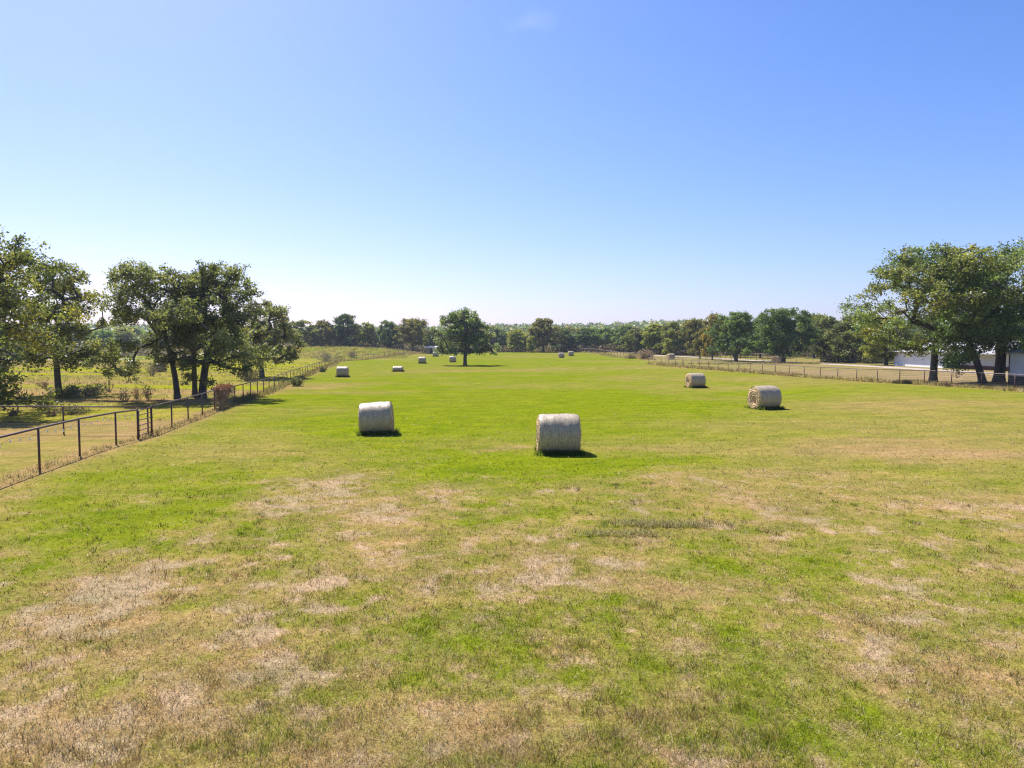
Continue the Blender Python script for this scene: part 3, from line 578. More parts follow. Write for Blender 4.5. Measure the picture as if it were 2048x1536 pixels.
GB = 'trees along the far edge of the field'
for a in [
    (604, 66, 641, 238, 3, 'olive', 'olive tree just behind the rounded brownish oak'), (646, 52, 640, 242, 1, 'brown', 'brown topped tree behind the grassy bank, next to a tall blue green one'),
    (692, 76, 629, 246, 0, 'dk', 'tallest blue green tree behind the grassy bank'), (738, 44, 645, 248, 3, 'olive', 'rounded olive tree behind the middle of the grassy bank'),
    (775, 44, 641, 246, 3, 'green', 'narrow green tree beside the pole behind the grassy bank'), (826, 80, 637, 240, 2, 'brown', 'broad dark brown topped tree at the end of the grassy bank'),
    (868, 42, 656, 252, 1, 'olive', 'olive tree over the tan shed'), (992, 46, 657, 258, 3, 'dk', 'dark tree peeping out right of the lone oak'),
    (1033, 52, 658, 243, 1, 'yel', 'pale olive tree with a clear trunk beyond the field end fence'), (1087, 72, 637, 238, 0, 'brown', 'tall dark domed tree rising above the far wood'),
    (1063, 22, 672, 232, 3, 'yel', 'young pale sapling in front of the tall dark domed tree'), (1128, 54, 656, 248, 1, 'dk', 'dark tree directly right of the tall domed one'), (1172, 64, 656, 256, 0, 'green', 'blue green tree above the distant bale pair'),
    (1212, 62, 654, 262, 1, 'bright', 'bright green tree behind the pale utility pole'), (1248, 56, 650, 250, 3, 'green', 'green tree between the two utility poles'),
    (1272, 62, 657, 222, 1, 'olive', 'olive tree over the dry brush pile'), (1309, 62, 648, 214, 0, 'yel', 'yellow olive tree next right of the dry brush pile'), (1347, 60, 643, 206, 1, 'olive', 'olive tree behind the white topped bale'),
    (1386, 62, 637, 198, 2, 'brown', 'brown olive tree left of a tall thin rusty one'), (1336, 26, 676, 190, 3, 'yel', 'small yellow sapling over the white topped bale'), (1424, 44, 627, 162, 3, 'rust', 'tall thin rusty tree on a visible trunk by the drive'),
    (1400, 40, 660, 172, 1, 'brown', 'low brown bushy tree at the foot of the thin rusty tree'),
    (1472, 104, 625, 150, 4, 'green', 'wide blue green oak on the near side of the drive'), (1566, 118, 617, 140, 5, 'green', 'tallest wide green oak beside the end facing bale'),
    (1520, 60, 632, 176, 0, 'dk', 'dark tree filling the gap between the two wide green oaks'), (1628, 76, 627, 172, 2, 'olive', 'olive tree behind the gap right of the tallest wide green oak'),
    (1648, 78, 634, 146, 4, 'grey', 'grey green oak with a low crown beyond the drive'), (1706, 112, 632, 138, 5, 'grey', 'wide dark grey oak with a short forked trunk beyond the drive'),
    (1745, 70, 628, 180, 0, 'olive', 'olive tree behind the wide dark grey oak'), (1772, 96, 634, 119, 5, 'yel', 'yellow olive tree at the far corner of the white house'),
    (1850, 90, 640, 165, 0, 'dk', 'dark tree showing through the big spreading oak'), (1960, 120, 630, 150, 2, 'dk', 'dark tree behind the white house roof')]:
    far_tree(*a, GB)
GW = 'trees crowded in the wood behind the field'
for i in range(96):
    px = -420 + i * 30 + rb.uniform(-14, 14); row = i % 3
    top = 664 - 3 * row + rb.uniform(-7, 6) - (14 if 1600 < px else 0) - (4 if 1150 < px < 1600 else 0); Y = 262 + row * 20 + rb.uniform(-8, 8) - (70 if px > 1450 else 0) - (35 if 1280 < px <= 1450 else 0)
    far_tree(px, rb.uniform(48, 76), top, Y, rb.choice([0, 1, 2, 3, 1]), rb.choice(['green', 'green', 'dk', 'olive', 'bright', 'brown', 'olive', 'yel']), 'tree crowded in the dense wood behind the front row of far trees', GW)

# far wooded hills: one mass
rgf = np.random.default_rng(99); nT = 5200; uu = rgf.uniform(0, 1, nT); rr_ = 315 + 680 * uu ** 1.15; aa = np.radians(rgf.uniform(-58, 58, nT))
fx, fy = rr_ * np.sin(aa), rr_ * np.cos(aa); fz = T(fx, fy); fH = rgf.uniform(6.5, 10.5, nT); fR = rgf.uniform(3.2, 5.6, nT); q = 66
k = np.repeat(np.arange(nT), q); n = len(k); d = rgf.normal(0, 1, (n, 3)); d /= np.linalg.norm(d, axis=1)[:, None]; d[:, 2] = d[:, 2] * .95 + .1
c = np.stack([fx[k], fy[k], fz[k] + fH[k] * .55], -1) + d * np.stack([fR[k], fR[k], fH[k] * .45], -1) * rgf.uniform(.6, 1.08, (n, 1))
nr_ = d + rgf.normal(0, .7, (n, 3)); nr_ /= np.linalg.norm(nr_, axis=1)[:, None]; a = np.cross(nr_, rgf.normal(0, 1, (n, 3))); a /= np.linalg.norm(a, axis=1)[:, None]; b = np.cross(nr_, a); s = rgf.uniform(.8, 1.7, (n, 1))
v = np.stack([c - a * s, c + b * s * .6, c + a * s, c - b * s * .6], 1).reshape(-1, 3)
tc_ = 1.4 * np.array([(.05, .07, .024), (.065, .08, .024), (.045, .062, .026), (.08, .078, .028), (.06, .09, .026)])[rgf.integers(0, 5, nT)]
o = mesh_np('far_woods', v, np.arange(n * 4).reshape(-1, 4), M['leaf'], fcol=tc_[k] * rgf.uniform(.7, 1.35, (n, 1))); tag(o, 'distant wooded hills along the horizon', 'woods', kind='stuff')
# brushy undergrowth along the wood edge
UV, UC = [], []
def under(px0, px1, Y0, Y1, n, h, cols, sz):
    px = rgf.uniform(px0, px1, n); Yv = Y0 + (Y1 - Y0) * (px - px0) / (px1 - px0) + rgf.normal(0, 3, n); x = (px - 1024) / FPX * Yv; z = T(x, Yv)
    hh = h * (.4 + 1.2 * fbm(x / 5, Yv / 5, 2, 400)); c = np.stack([x, Yv, z + rgf.uniform(0, 1, n) ** 1.3 * hh], -1)
    nr_ = rgf.normal(0, 1, (n, 3)); nr_ /= np.linalg.norm(nr_, axis=1)[:, None]; a = np.cross(nr_, rgf.normal(0, 1, (n, 3))); a /= np.linalg.norm(a, axis=1)[:, None]; b = np.cross(nr_, a); s = sz * rgf.uniform(.6, 1.4, (n, 1))
    UV.append(np.stack([c - a * s, c + b * s * .5, c + a * s, c - b * s * .5], 1).reshape(-1, 3)); UC.append(np.array(cols)[rgf.integers(0, len(cols), n)] * rgf.uniform(.7, 1.3, (n, 1)))
under(-300, 870, 246, 246, 26000, 2.6, [(.10, .08, .065), (.07, .06, .05), (.16, .12, .10), (.05, .06, .03)], .34)
under(860, 1300, 252, 252, 14000, 2.4, [(.05, .055, .03), (.08, .065, .05), (.12, .08, .06), (.035, .045, .025)], .34)
under(1300, 1800, 215, 168, 16000, 2.4, [(.06, .05, .04), (.045, .05, .03), (.10, .075, .06)], .28)
under(1640, 1830, 148, 140, 5000, 1.6, [(.05, .05, .035), (.10, .09, .06), (.035, .045, .025)], .2)
v = np.concatenate(UV); o = mesh_np('undergrowth', v, np.arange(len(v)).reshape(-1, 4), M['leaf'], fcol=np.concatenate(UC)); tag(o, 'tangled brush under the trees of the wood edge', 'undergrowth', kind='stuff')

# ----------------------------------------------------------------- fences
def fence(name, pts, label, cat='fence', h=1.32, pr=.036, rr=.036, wires=(), grid=None, mats=('rust', 'rust'), rail_h=None, group=None, tall=()):
    r = empty(name, (pts[0][0], pts[0][1], T(*pts[0])), label, cat, group); o0 = np.array(r.location)
    P3 = [np.array([x, y, T(x, y)]) - o0 for x, y in pts]
    for i, p in enumerate(P3):
        hh = h + (.07 if i in tall else 0); k = 1.25 if i in tall else 1
        mb = MB(); mb.tube([p + (0, 0, -.2), p + (0, 0, hh)], pr * k, 10 if pts[i][1] < 80 else 6); mb.build('post', M[mats[0]], r, True)
    mb = MB(); mb.tube([p + (0, 0, h) for p in P3], rr, 10 if pts[0][1] < 80 else 6); mb.build('rail', M[mats[1]], r, True)
    if wires or grid:
        mb = MB()
        for w in wires: mb.tube([p + (0, -.03, w) for p in P3], .0018 if (grid or pts[0][1] < 20) else .006, 4, False)
        if grid:
            for i in range(len(P3) - 1):
                L_ = np.linalg.norm(P3[i + 1] - P3[i]); n = int(L_ / grid)
                for k in range(1, n): q = P3[i] + (P3[i + 1] - P3[i]) * k / n; mb.tube([q + (0, -.03, .05), q + (0, -.03, wires[-1])], .0013, 4, False)
        mb.build('wire_mesh', M['wire'], r)
    return r
def lp(y): return (float(xl(y)), y)
WL = (.06, .2, .34, .48, .62, .78, .94, 1.1)
fence('pipe_fence', [lp(y) for y in (12.6, 15.65, 18.7, 21.67, 24.55, 27.9, 30.4)], 'dark rusty pipe fence from the left edge up to the little gate', wires=WL[1::2], grid=None, tall=(6,))
ys = [32.2, 35.25] + [38.2 + 2.99 * i for i in range(48)]
fence('pipe_fence', [lp(y) for y in ys], 'long rusty pipe fence from the gate along the field past the oaks', wires=WL[::2] + (1.1,), tall=(0,))
ye = ys[-1]; cx, cy = lp(ye)
fence('pipe_fence', [(cx + (-28.5 - cx) * t, cy + (226 - cy) * t) for t in np.linspace(.02, 1, 17)], 'far pipe fence running along the foot of the grassy bank', wires=(.3, .7), pr=.045, rr=.045)
g0 = lp(32.2)
fence('pipe_fence', [(g0[0] - .25 - 4.6 * i, 32.35 + .85 * i + .12 * i * i) for i in range(6)], 'pipe fence with fine wire mesh closing off the pen behind the gate', wires=WL, grid=.13)
rp_ = [(48.1 - .178 * y, y) for y in [71.1 - 3.0 * k for k in range(-19, 13)]]
fence('pipe_fence', rp_, 'long pipe and wire fence along the right side of the field', mats=('rust', 'rust_sunlit'), wires=(.2, .38, .56, .74, .92, 1.1), h=1.25)
fence('pipe_fence', [(28.5 + 3.05 * i, 128.2 + .05 * i) for i in range(11)], 'cross fence with thin posts running behind the right fence to the drive', wires=(.3, .6, .9), h=1.2, pr=.03, rr=.025, mats=('rust', 'rust_sunlit'))
def seg(pa, Ya, pb, Yb, n): 
    a = np.array([X_at(pa, Ya), Ya]); b = np.array([X_at(pb, Yb), Yb]); return [tuple(a + (b - a) * t) for t in np.linspace(0, 1, n)]
fence('rail_fence', seg(1158, 246, 1305, 168, 27), 'far fence with pale top rail ending at the dry brush pile', mats=('rust', 'rust_sunlit'), h=1.3, pr=.05, rr=.07)
fence('rail_fence', seg(1366, 196, 1560, 152, 21), 'far pale rail fence along the other side of the drive', mats=('rust', 'rust_sunlit'), h=1.5, pr=.05, rr=.06)
fence('rail_fence', seg(985, 240, 1160, 246, 20), 'brown rail fence closing the far end of the field', mats=('rust', 'rust'), h=1.3, pr=.06, rr=.05, wires=(.5, .9))
fence('rail_fence', seg(-60, 196, 260, 204, 22), 'distant fence beside the pale road, seen between the left oaks', mats=('rust', 'rust_sunlit'), h=1.4, pr=.05, rr=.05)

# little gate
ga, gb = np.array(lp(30.4)), np.array(lp(32.2)); r = empty('gate', (ga[0], ga[1], T(*ga)), 'narrow maroon tubular gate with five bars, hung in the left pipe fence', 'gate'); o0 = np.array(r.location)
A = np.array([*(ga + (gb - ga) * .07), T(*ga) + .06]) - o0; B = np.array([*(ga + (gb - ga) * .95), T(*gb) + .06]) - o0; D = B - A
def gpnt(u, z): return A + D * u + np.array([0, 0, z])
mb = MB(); mb.tube([gpnt(0, 0), gpnt(0, 1.0), gpnt(.015, 1.12), gpnt(.06, 1.19), gpnt(.14, 1.22), gpnt(1, 1.25), gpnt(1, 0)], .026, 10)
mb.build('gate_frame', M['gate'], r, True)
for z in (.1, .32, .54, .78, 1.0):
    mb = MB(); mb.tube([gpnt(0, z), gpnt(1, z + .02)], .02, 8); mb.build('bar', M['gate'], r, True)
for z in (.3, .95):
    mb = MB(); mb.tube([gpnt(1, z), gpnt(1.06, z)], .015, 6); mb.build('hinge', M['rust'], r)

# string of bulbs under the rail
pts = [lp(y) for y in np.linspace(14, 30.2, 30)]; r = empty('string_light', (pts[0][0], pts[0][1], T(*pts[0])), 'string of small clear bulbs hanging just below the top pipe of the left fence', 'string light'); o0 = np.array(r.location)
cab = [np.array([x - .06, y + .0, T(x, y) + 1.22 - .12 * abs(math.sin(i * .53 * math.pi / 2))]) - o0 for i, (x, y) in enumerate(pts)]
mb = MB(); mb.tube(cab, .004, 4, False); mb.build('cable', M['dark'], r)
for i in range(0, 30):
    p = cab[i]; mb = MB(); mb.tube([p + (0, 0, -.01), p + (0, 0, -.05), p + (0, 0, -.075), p + (0, 0, -.10), p + (0, 0, -.12)], [.008, .012, .026, .026, .006], 8); mb.build('bulb', M['bulb'], r, True)

# ----------------------------------------------------------------- roads
def road(name, pts, w):
    pts = np.array(pts, float); s = np.concatenate([[0], np.cumsum(np.linalg.norm(np.diff(pts, axis=0), axis=1))]); t = np.linspace(0, s[-1], int(s[-1] / 1.5)); 
    x = np.interp(t, s, pts[:, 0]); y = np.interp(t, s, pts[:, 1]); ker = np.ones(9) / 9
    x = np.convolve(np.pad(x, 4, 'edge'), ker, 'valid'); y = np.convolve(np.pad(y, 4, 'edge'), ker, 'valid')
    dx = np.gradient(x); dy = np.gradient(y); l = np.hypot(dx, dy); nx_, ny_ = -dy / l, dx / l; K = 7; V = []
    for j in range(K):
        q = (j / (K - 1) - .5) * (w + (.7 * (fbm(t / 3, t * 0 + j, 3, 500) - .5) if j in (0, K - 1) else 0)); X = x + nx_ * q; Y = y + ny_ * q
        V.append(np.stack([X, Y, T(X, Y) + (.09 if 0 < j < K - 1 else -.05)], -1))
    V = np.stack(V, 1); n = len(t); i = np.arange(n * K).reshape(n, K); f = np.stack([i[:-1, :-1], i[:-1, 1:], i[1:, 1:], i[1:, :-1]], -1).reshape(-1, 4)
    o = mesh_np(name, V.reshape(-1, 3), f, M['road'], smooth=True); tag(o, kind='structure'); return o
road('road', [(X_at(1300, 205), 205), (X_at(1364, 192), 192), (X_at(1450, 170), 170), (X_at(1560, 146), 146), (X_at(1640, 130), 130), (X_at(1740, 113), 113), (X_at(1800, 104), 104), (X_at(1880, 94), 94), (X_at(1980, 84), 84), (X_at(2100, 76), 76)], 2.8)
road('road', [(-190, 186), (-150, 194), (-112, 205), (-80, 214)], 6)

# ----------------------------------------------------------------- white house
def siding_wall(mb, x, y0, y1, z0, z1, out=-1, n=14, t=.025):
    zs = np.linspace(z0, z1, n + 1)
    for i in range(n):
        a, b = zs[i], zs[i + 1]
        mb.add([(x + out * t, y0, a), (x + out * t, y1, a), (x + out * .004, y1, b), (x + out * .004, y0, b), (x, y0, a), (x, y1, a)], [(0, 1, 2, 3), (0, 4, 5, 1)])
hx, hy = 64.6, 116.8; hz = float(T(65, 110)) - .02
r = empty('house', (hx, hy, hz), 'long low white sided house with grey roof, partly hidden behind the big oaks', 'house')
# local frame: x east into the house, y runs toward the camera as negative
mb = MB(); siding_wall(mb, 0, -13.2, 0, .12, 2.35); mb.box((0.0, -13.2, 0), (9, 0, 2.36)); mb.build('wall', M['siding'], r)
mb = MB(); mb.box((-.07, -13.25, -.3), (-.03, .05, .12)); mb.box((-.05, -.0, .12), (.0, .08, 2.35)); mb.box((-.05, -13.28, .12), (0, -13.2, 2.35)); mb.build('trim', M['white'], r)
mb = MB(); mb.add([(-.78, -13.7, 2.36), (-.78, .5, 2.36), (4.6, .5, 3.75), (4.6, -13.7, 3.75), (9.8, .5, 2.36), (9.8, -13.7, 2.36), (-.78, -13.7, 2.50), (-.78, .5, 2.50), (4.6, .5, 3.9), (4.6, -13.7, 3.9), (9.8, .5, 2.5), (9.8, -13.7, 2.5)],
    [(0, 3, 2, 1), (2, 3, 5, 4), (6, 7, 8, 9), (8, 10, 11, 9), (0, 1, 7, 6), (1, 2, 8, 7), (2, 4, 10, 8), (3, 0, 6, 9), (5, 3, 9, 11), (4, 5, 11, 10)]); rf = mb.build('roof', M['roof'], r)
mb = MB(); mb.box((-.9, -13.7, 2.38), (-.79, .5, 2.5)); mb.build('gutter', M['white'], rf)
mb = MB(); siding_wall(mb, 2.1, -26, -13.3, .55, 2.5); mb.box((2.1, -26, .5), (9, -13.3, 2.31)); w2 = mb.build('wing_wall', M['siding'], r)
mb = MB(); mb.box((2.04, -26.05, -.3), (9.05, -13.3, .52)); mb.build('brick_base', M['brick'], r)
mb = MB(); mb.add([(-.7, -26.6, 2.2), (-.7, -13.72, 2.2), (5, -13.72, 3.9), (5, -26.6, 3.9), (9.7, -13.72, 2.31), (9.7, -26.6, 2.31), (-.7, -26.6, 2.32), (-.7, -13.72, 2.32), (5, -13.72, 4.03), (5, -26.6, 4.03), (9.7, -13.72, 2.44), (9.7, -26.6, 2.44)],
    [(0, 3, 2, 1), (2, 3, 5, 4), (6, 7, 8, 9), (8, 10, 11, 9), (0, 1, 7, 6), (1, 2, 8, 7), (2, 4, 10, 8), (3, 0, 6, 9), (5, 3, 9, 11), (4, 5, 11, 10)]); mb.build('wing_roof', M['roof'], r)  # eave shaped extra deep and wall set back to keep the wing wall shaded
# right edge shed
sx0, sy0 = 44.9, 62.4; sz = float(T(sx0, 60))
r = empty('shed', (sx0, sy0, sz), 'white metal shed with lower band darkened for shade at the right edge behind the fence', 'shed')
mb = MB(); siding_wall(mb, 0, -12, 0, .78, 2.75, n=14); mb.box((0, -12, .76), (6, 0, 2.75)); mb.build('wall', M['siding'], r)
mb = MB(); mb.box((-.03, -12.03, -.2), (6.03, .03, .76)); mb.build('shade_band', M['dark'], r)  # dark bluish band, the shade along the wall foot put into colour
mb = MB(); mb.box((-.06, -.0, -.1), (.02, .09, 2.75)); mb.build('corner_post', M['dark'], r)
mb = MB(); mb.add([(-.3, -12.4, 2.75), (-.3, .3, 2.75), (3, .3, 3.6), (3, -12.4, 3.6), (6.3, .3, 2.75), (6.3, -12.4, 2.75), (-.3, -12.4, 2.83), (-.3, .3, 2.83), (3, .3, 3.68), (3, -12.4, 3.68), (6.3, .3, 2.83), (6.3, -12.4, 2.83)],
    [(0, 3, 2, 1), (2, 3, 5, 4), (6, 7, 8, 9), (8, 10, 11, 9), (0, 1, 7, 6), (1, 2, 8, 7), (2, 4, 10, 8), (3, 0, 6, 9), (5, 3, 9, 11), (4, 5, 11, 10)]); mb.build('roof', M['roof'], r)
# wooden rack
X, Y = X_at(2003, 84), 84; r = empty('wooden_rack', (X, Y, T(X, Y)), 'pale wooden slatted rack between the thick trunk and the white shed', 'rack')
mb = MB()
for z in np.linspace(.3, 1.6, 6): mb.box((-.42, -.02, z), (.42, .02, z + .1))
mb.build('slats', M['wood'], r)
for xx in (-.44, .36):
    mb = MB(); mb.box((xx, .021, 0), (xx + .08, .09, 1.75)); mb.build('upright', M['wood'], r)

# ----------------------------------------------------------------- far end of the field
def hut(px, py0, py1, w_px, Y, label, wall, roofm, name='hut'):
    X = X_at(px, Y); w = w_px * Y / FPX; z0 = T(X, Y); h = Z_at(py0, Y) - z0
    r = empty(name, (X, Y, z0), label, 'hut'); mb = MB(); d = w * .45
    mb.box((-w / 2, 0, -.2), (-w * .12, .12, h * .72)); mb.box((w * .06, 0, -.2), (w / 2, .12, h * .72)); mb.box((-w * .12, 0, h * .58), (w * .06, .12, h * .72)); mb.box((-w / 2, .125, -.2), (-w / 2 + .12, d, h * .72)); mb.box((w / 2 - .12, .125, -.2), (w / 2, d, h * .72)); mb.box((-w / 2 + .125, d - .12, -.2), (w / 2 - .125, d, h * .72)); mb.build('wall', M[wall], r)
    mb = MB(); mb.add([(-w * .55, -.3, h * .72), (w * .55, -.3, h * .72), (w * .55, d + .2, h * .86), (-w * .55, d + .2, h * .86), (-w * .55, -.3, h * .84), (w * .55, -.3, h * .84), (w * .55, d + .2, h), (-w * .55, d + .2, h)],
        [(0, 3, 2, 1), (4, 5, 6, 7), (0, 1, 5, 4), (1, 2, 6, 5), (2, 3, 7, 6), (3, 0, 4, 7)]); mb.build('roof', M[roofm], r)
    mb = MB(); mb.box((-w * .12, .03, -.1), (w * .06, .08, h * .58)); mb.build('doorway_shade', M['dark'], r)  # dark panel that stands in for the shade inside the open doorway
hut(863, 692, 704, 26, 241, 'tiny tan shed with white roof beyond the far end of the fence', 'tanwall', 'white')
hut(892, 695, 705, 13, 240, 'orange hut glimpsed under the left side of the lone oak', 'orange', 'roof')
X, Y = X_at(878, 236), 236; r = empty('water_tank', (X, Y, T(X, Y)), 'small pale round tank right of the tan shed', 'tank')
mb = MB(); t = np.linspace(0, 1, 6); mb.tube([(0, 0, -.1), (0, 0, .9), (0, 0, 1.05), (0, 0, 1.12)], [.62, .62, .5, .12], 18); mb.build('tank_body', M['roof'], r, True)
mb = MB(); mb.tube([(0, 0, 1.1), (0, 0, 1.22)], [.14, .14], 12); mb.build('lid', M['white'], r)
# red livestock panels
X, Y = X_at(1218, 232), 232; r = empty('cattle_panels', (X, Y, T(X, Y)), 'faded red cattle panels at the foot of the pale utility pole', 'cattle panel')
for z in (.5, .85, 1.2, 1.55): mb = MB(); mb.box((-2.6, -.04, z), (2.4, .04, z + .16)); mb.build('rail', M['redpaint'], r)
for x in (-2.6, -.9, .8, 2.4): mb = MB(); mb.box((x - .06, .045, -.1), (x + .06, .13, 1.75)); mb.build('post', M['redpaint'], r)
# utility poles
def pole(px, top, Y, label):
    X = X_at(px, Y); z = T(X, Y); h = Z_at(top, Y) - z; r = empty('utility_pole', (X, Y, z), label, 'utility pole', 'utility poles by the wood')
    mb = MB(); mb.tube([(0, 0, -.3), (0, 0, h)], [.17, .11], 8); mb.build('pole', M['pole'], r, True)
    mb = MB(); mb.box((-1.0, -.18, h - .75), (1.0, -.06, h - .62)); ca = mb.build('crossarm', M['pole'], r)
    for x in (-.9, -.3, .3, .9): mb = MB(); mb.tube([(x, -.12, h - .62), (x, -.12, h - .45)], [.05, .03], 6); mb.build('insulator', M['dark'], ca)
    return np.array([X, Y - .12, z + h - .45])
ends = [pole(208, 645, 190, 'utility pole against the sky between the left oaks'), pole(750, 664, 236, 'utility pole among the trees behind the grassy bank'), pole(987, 656, 246, 'utility pole just right of the lone oak'),
        pole(1210, 656, 233, 'pale utility pole above the red panels'), pole(1270, 653, 210, 'utility pole rising behind the dry brush pile')]
r = empty('power_line', tuple(ends[2]), 'thin power lines slung between the far utility poles', 'power line')
for a, b in ((2, 3), (3, 4)):
    for dx in (-.9, .9):
        A, B = ends[a] - ends[2] + (dx, 0, 0), ends[b] - ends[2] + (dx, 0, 0); mb = MB(); mb.tube([A + (B - A) * t - np.array([0, 0, 1.2 * 4 * t * (1 - t) * np.linalg.norm(B - A) / 50]) for t in np.linspace(0, 1, 12)], .018, 4, False); mb.build('wire', M['dark'], r)

# ----------------------------------------------------------------- shrubs, weeds, vine
def twigs(seed, n, h, w, leafy=0, lcol=((.1, .12, .05),), thick=.012, lsz=.09):
    rg = np.random.default_rng(seed); mb = MB(); lv = []; lc = []
    for i in range(n):
        a = rg.uniform(0, 6.28); q = rg.uniform(.1, 1); tip = np.array([math.cos(a) * w * q, math.sin(a) * w * q, h * rg.uniform(.55, 1.0) * (1.15 - .5 * q)]); b = np.array([math.cos(a), math.sin(a), 0]) * w * .15
        pt = [b, b * .6 + tip * .4 + rg.normal(0, .06, 3) * w, tip]; pt[0][2] = -.05; mb.tube(pt, [thick, thick * .75, thick * .4], 4, False)
        for k in range(3):
            s = pt[1] + (pt[2] - pt[1]) * rg.uniform(0, .8); mb.tube([s, s + rg.normal(0, .22, 3) * w + (0, 0, h * .12)], [thick * .6, thick * .3], 3 if False else 4, False)
        for k in range(leafy):
            c = b + (tip - b) * rg.uniform(.25, 1.05) + rg.normal(0, .13, 3) * w; c[2] = max(c[2], .04); nr_ = rg.normal(0, 1, 3); aa = np.cross(nr_, rg.normal(0, 1, 3)); aa /= np.linalg.norm(aa); bb = np.cross(nr_ / np.linalg.norm(nr_), aa); s = lsz * rg.uniform(.6, 1.4)
            lv.append([c - aa * s, c + bb * s * .5, c + aa * s, c - bb * s * .5]); lc.append(np.array(lcol[rg.integers(0, len(lcol))]) * rg.uniform(.7, 1.35))
    return mb, lv, lc
def shrub(name, px, py, label, cat, seed, n, h, w, leafy=0, lcol=((.1, .12, .05),), thick=.014, Y=None, lsz=.09):
    if Y is None: X, Y = gp(px, py)
    else: X = X_at(px, Y)
    r = empty(name, (X, Y, T(X, Y)), label, cat); mb, lv, lc = twigs(seed, n, h, w, leafy, lcol, thick, lsz)
    mb.build('stems', M['twig'], r)
    if leafy: v = np.array(lv).reshape(-1, 3); mesh_np('foliage', v, np.arange(len(v)).reshape(-1, 4), M['shrub'], fcol=np.array(lc), parent=r)
    return r
SG = ((.13, .17, .10), (.17, .20, .13), (.10, .14, .07)); DK = ((.15, .17, .09), (.18, .19, .10), (.13, .145, .08))
shrub('shrub', 122, 797, 'bright low green bush at the foot of the slender oak', 'bush', 1, 22, .9, .8, 26, ((.15, .2, .05), (.2, .24, .06)), lsz=.08)
shrub('shrub', 146, 796, 'sage green bush right of the slender oak', 'bush', 2, 26, 1.2, .95, 28, SG, lsz=.08)
shrub('shrub', 172, 792, 'low dark bush in the middle of the weedy strip', 'bush', 3, 24, .9, 1.2, 24, DK, lsz=.08)
shrub('shrub', 196, 788, 'dark spreading bush nearest to the oak trunks', 'bush', 4, 24, .95, 1.3, 24, DK, lsz=.08)
shrub('shrub', 255, 752, 'wide pale grey bush out in the side pasture', 'bush', 5, 30, 1.0, 1.9, 18, SG, lsz=.1)
shrub('weed', 304, 752, 'tall fuzzy grey weed clump in front of the side pasture bale', 'weed', 6, 40, 1.9, 1.0, 6, ((.2, .19, .12),), thick=.016)
shrub('weed', 219, 784, 'pair of dark upright dead stalks beyond the pen', 'weed', 7, 9, 1.5, .5, 0, thick=.03)
shrub('weed', 88, 777, 'small brown twiggy weed left of the slender oak', 'weed', 8, 18, .9, .7, 5, ((.2, .13, .08),))
shrub('weed', 298, 800, 'dead forked weed just behind the gate corner', 'weed', 9, 16, 1.3, .8, 5, ((.14, .1, .06),), thick=.016)
shrub('weed', 250, 803, 'straw coloured weed clump left of the gate corner', 'weed', 10, 22, 1.2, .6, 2, ((.34, .26, .14),))
shrub('weed', 275, 798, 'fluffy tan weed behind the rail beside the gate', 'weed', 14, 24, 1.0, .6, 3, ((.40, .31, .17), (.34, .24, .12)))
shrub('weed', 28, 831, 'curled dark weed inside the pen by the first mesh fence post', 'weed', 11, 14, .5, .5, 6, ((.1, .08, .05),))
shrub('weed', 103, 832, 'thin brown weed in the middle of the mesh fence panel', 'weed', 12, 20, .8, .6, 6, ((.28, .2, .1),))
shrub('weed', 150, 829, 'greenish weed against the second mesh fence post', 'weed', 13, 22, .6, .8, 12, ((.16, .16, .06),))
shrub('bush', 497, 762, 'pinkish brown bare bush at the foot of the rounded brownish oak', 'bush', 15, 46, 1.9, 1.9, 14, ((.17, .12, .09), (.12, .1, .06), (.14, .13, .05)), thick=.022)
shrub('bush', 655, 716, 'grey leafless bush on the side of the grassy bank', 'bush', 16, 44, 2.6, 4.2, 3, ((.16, .14, .09),), thick=.04, Y=172)
shrub('bush', 705, 707, 'twiggy bare bush halfway along the grassy bank', 'bush', 17, 34, 2.6, 1.9, 4, ((.18, .15, .09),), thick=.04, Y=198)
shrub('bush', 592, 772, 'green weed bush growing through the fence wire', 'bush', 18, 26, 1.0, .9, 26, ((.13, .17, .05), (.2, .2, .07)))
shrub('bush', 646, 744, 'small dark bush at the fence line beside the bale', 'bush', 19, 20, .8, .7, 22, ((.10, .11, .05),), thick=.02)
shrub('brush_pile', 1290, 710, 'pinkish tan pile of dry brush at the end of the pale rail fence', 'brush pile', 20, 70, 2.2, 2.6, 22, ((.34, .25, .18), (.28, .20, .14), (.40, .31, .23)), thick=.03, Y=170, lsz=.16)
shrub('brush_pile', 1262, 712, 'low olive and tan brush left of the taller brush pile', 'brush pile', 22, 40, 1.2, 2.0, 20, ((.36, .29, .15), (.26, .24, .1)), thick=.03, Y=176, lsz=.14)
# russet vine over the fence
yv0, yv1 = 44.6, 49.2; X, Y = lp(46.5); r = empty('dead_vine', (X, Y, T(X, Y)), 'russet dead vine smothering one panel of the left pipe fence', 'vine')
rg = np.random.default_rng(77); mb = MB(); n = 150
for i in range(n):
    yy = rg.uniform(yv0, yv1); x0 = float(xl(yy)) - X + rg.normal(0, .12); p = np.array([x0, yy - Y, 1.36 + rg.normal(0, .07)]); l = rg.uniform(.5, 1.35) if yy < 47.8 else rg.uniform(.2, .9)
    mb.tube([p, p + (rg.normal(0, .14), rg.normal(0, .14), -.35 * l), p + (rg.normal(0, .18), rg.normal(0, .18), -l)], [.012, .01, .006], 4, False)
mb.build('stems', M['twig'], r)
n = 5200; yy = yv0 + (yv1 - yv0) * rg.beta(1.2, 1.9, n); hang = rg.uniform(0, 1, n); top = rg.uniform(0, 1, n) < .4; dens = np.where(yy < 47.3, 1, .35)
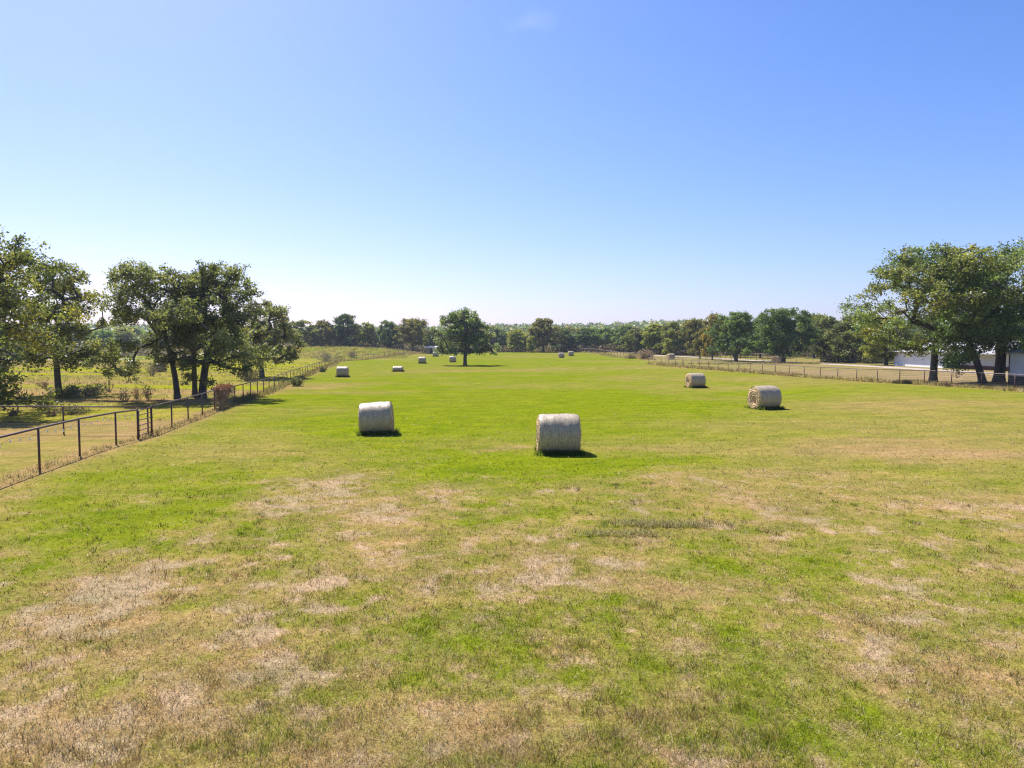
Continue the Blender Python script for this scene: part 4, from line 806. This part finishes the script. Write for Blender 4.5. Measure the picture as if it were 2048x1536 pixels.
zz = np.where(top, 1.36 + rg.normal(0, .10, n), 1.36 - hang * 1.32 * dens); c = np.stack([xl(yy) - X + rg.normal(0, .16, n), yy - Y, zz], -1); c[:, 2] = np.maximum(c[:, 2], .05)
nr_ = rg.normal(0, 1, (n, 3)); nr_ /= np.linalg.norm(nr_, axis=1)[:, None]; a = np.cross(nr_, rg.normal(0, 1, (n, 3))); a /= np.linalg.norm(a, axis=1)[:, None]; b = np.cross(nr_, a); s = rg.uniform(.025, .06, (n, 1))
lc = np.where(top[:, None], np.array([.24, .085, .045]), np.where((zz < .6)[:, None], np.array([.24, .18, .09]), np.array([.17, .09, .055]))) * rg.uniform(.6, 1.4, (n, 1))
v = np.stack([c - a * s, c + b * s * .5, c + a * s, c - b * s * .5], 1).reshape(-1, 3); mesh_np('foliage', v, np.arange(n * 4).reshape(-1, 4), M['vine'], fcol=lc, parent=r)

# ----------------------------------------------------------------- air
mb = MB(); mb.box((-1450, -1450, -4), (1450, 1450, 52)); hz_ = mb.build('haze', None); tag(hz_, 'thin bluish summer haze over the fields', 'haze', kind='stuff')
m = bpy.data.materials.new('haze'); m.use_nodes = True; nt = m.node_tree; nt.nodes.clear(); out = nt.nodes.new('ShaderNodeOutputMaterial'); pv = nt.nodes.new('ShaderNodeVolumePrincipled')
pv.inputs['Color'].default_value = (.80, .88, 1, 1); pv.inputs['Density'].default_value = .0002; pv.inputs['Anisotropy'].default_value = .25
nt.links.new(pv.outputs[0], out.inputs['Volume']); hz_.data.materials.append(m)

# ----------------------------------------------------------------- light
S = Vector((-.43, .61, 1)).normalized(); elev = math.asin(S.z); az = math.atan2(S.x, S.y)
sd = bpy.data.lights.new('sun', 'SUN'); sd.energy = 5.0; sd.angle = R_(.53); sd.color = (1, .955, .88)
so = bpy.data.objects.new('sun', sd); COL.objects.link(so); so.rotation_euler = (-S).to_track_quat('-Z', 'Y').to_euler(); so.location = S * 100
w = bpy.data.worlds.new('World'); scene.world = w; w.use_nodes = True; nt = w.node_tree; N = nt.nodes; L = nt.links
sky = N.new('ShaderNodeTexSky'); sky.sky_type = 'NISHITA'; sky.sun_disc = False; sky.sun_elevation = elev; sky.sun_rotation = az; sky.air_density = 1.0; sky.dust_density = .9; sky.ozone_density = 2.2
bg = N['Background']; bg.inputs['Strength'].default_value = .095
# one faint wisp of cirrus
tc = N.new('ShaderNodeTexCoord'); u = (1062 - 1024) / FPX; v_ = (768 - 46) / FPX; d = Vector((u, math.cos(PITCH) + v_ * math.sin(PITCH), -math.sin(PITCH) + v_ * math.cos(PITCH))).normalized()
mp = N.new('ShaderNodeMapping'); mp.vector_type = 'POINT'; L.new(tc.outputs['Generated'], mp.inputs[0]); mp.inputs['Location'].default_value = -d
m2 = N.new('ShaderNodeMapping'); m2.inputs['Rotation'].default_value = (0, R_(14), 0); m2.inputs['Scale'].default_value = (26, 60, 72); L.new(mp.outputs[0], m2.inputs[0])
ln = N.new('ShaderNodeVectorMath'); ln.operation = 'LENGTH'; L.new(m2.outputs[0], ln.inputs[0])
nz = N.new('ShaderNodeTexNoise'); nz.inputs['Scale'].default_value = 34; nz.inputs['Detail'].default_value = 6; L.new(tc.outputs['Generated'], nz.inputs['Vector'])
ms = N.new('ShaderNodeMath'); ms.operation = 'MULTIPLY_ADD'; ms.inputs[1].default_value = 1.6; L.new(nz.outputs['Fac'], ms.inputs[0]); 
neg = N.new('ShaderNodeMath'); neg.operation = 'MULTIPLY'; neg.inputs[1].default_value = -.75; L.new(ln.outputs['Value'], neg.inputs[0]); L.new(neg.outputs[0], ms.inputs[2])
mr = N.new('ShaderNodeMapRange'); mr.inputs['From Min'].default_value = .0; mr.inputs['From Max'].default_value = .9; mr.inputs['To Max'].default_value = .2; L.new(ms.outputs[0], mr.inputs['Value'])
mx = N.new('ShaderNodeMix'); mx.data_type = 'RGBA'; L.new(mr.outputs[0], mx.inputs[0]); sp = N.new('ShaderNodeSeparateColor'); cbn = N.new('ShaderNodeCombineColor'); L.new(sky.outputs[0], sp.inputs[0])
for ch, (pw, kk) in enumerate([(1.4, .515 * .90 ** 1.4), (1.12, .735 * .935 ** 1.12), (1.0, 1.2)]):
    p_ = N.new('ShaderNodeMath'); p_.operation = 'POWER'; p_.inputs[1].default_value = pw; L.new(sp.outputs[ch], p_.inputs[0])
    q_ = N.new('ShaderNodeMath'); q_.operation = 'MULTIPLY'; q_.inputs[1].default_value = kk; L.new(p_.outputs[0], q_.inputs[0]); L.new(q_.outputs[0], cbn.inputs[ch])
L.new(cbn.outputs[0], mx.inputs[6])
mx.inputs[7].default_value = (4.2, 5.0, 6.8, 1)
L.new(mx.outputs[2], bg.inputs['Color'])

scene.view_settings.view_transform = 'Standard'; scene.view_settings.look = 'None'; scene.view_settings.exposure = .72; scene.view_settings.gamma = 1
scene.render.engine = 'CYCLES'; cy_ = scene.cycles
cy_.max_bounces = 6; cy_.diffuse_bounces = 4; cy_.transmission_bounces = 4; cy_.volume_bounces = 0; cy_.use_denoising = True; cy_.denoiser = 'OPENIMAGEDENOISE'; cy_.denoising_input_passes = 'RGB_ALBEDO_NORMAL'; cy_.denoising_prefilter = 'NONE'; cy_.filter_width = 1.2
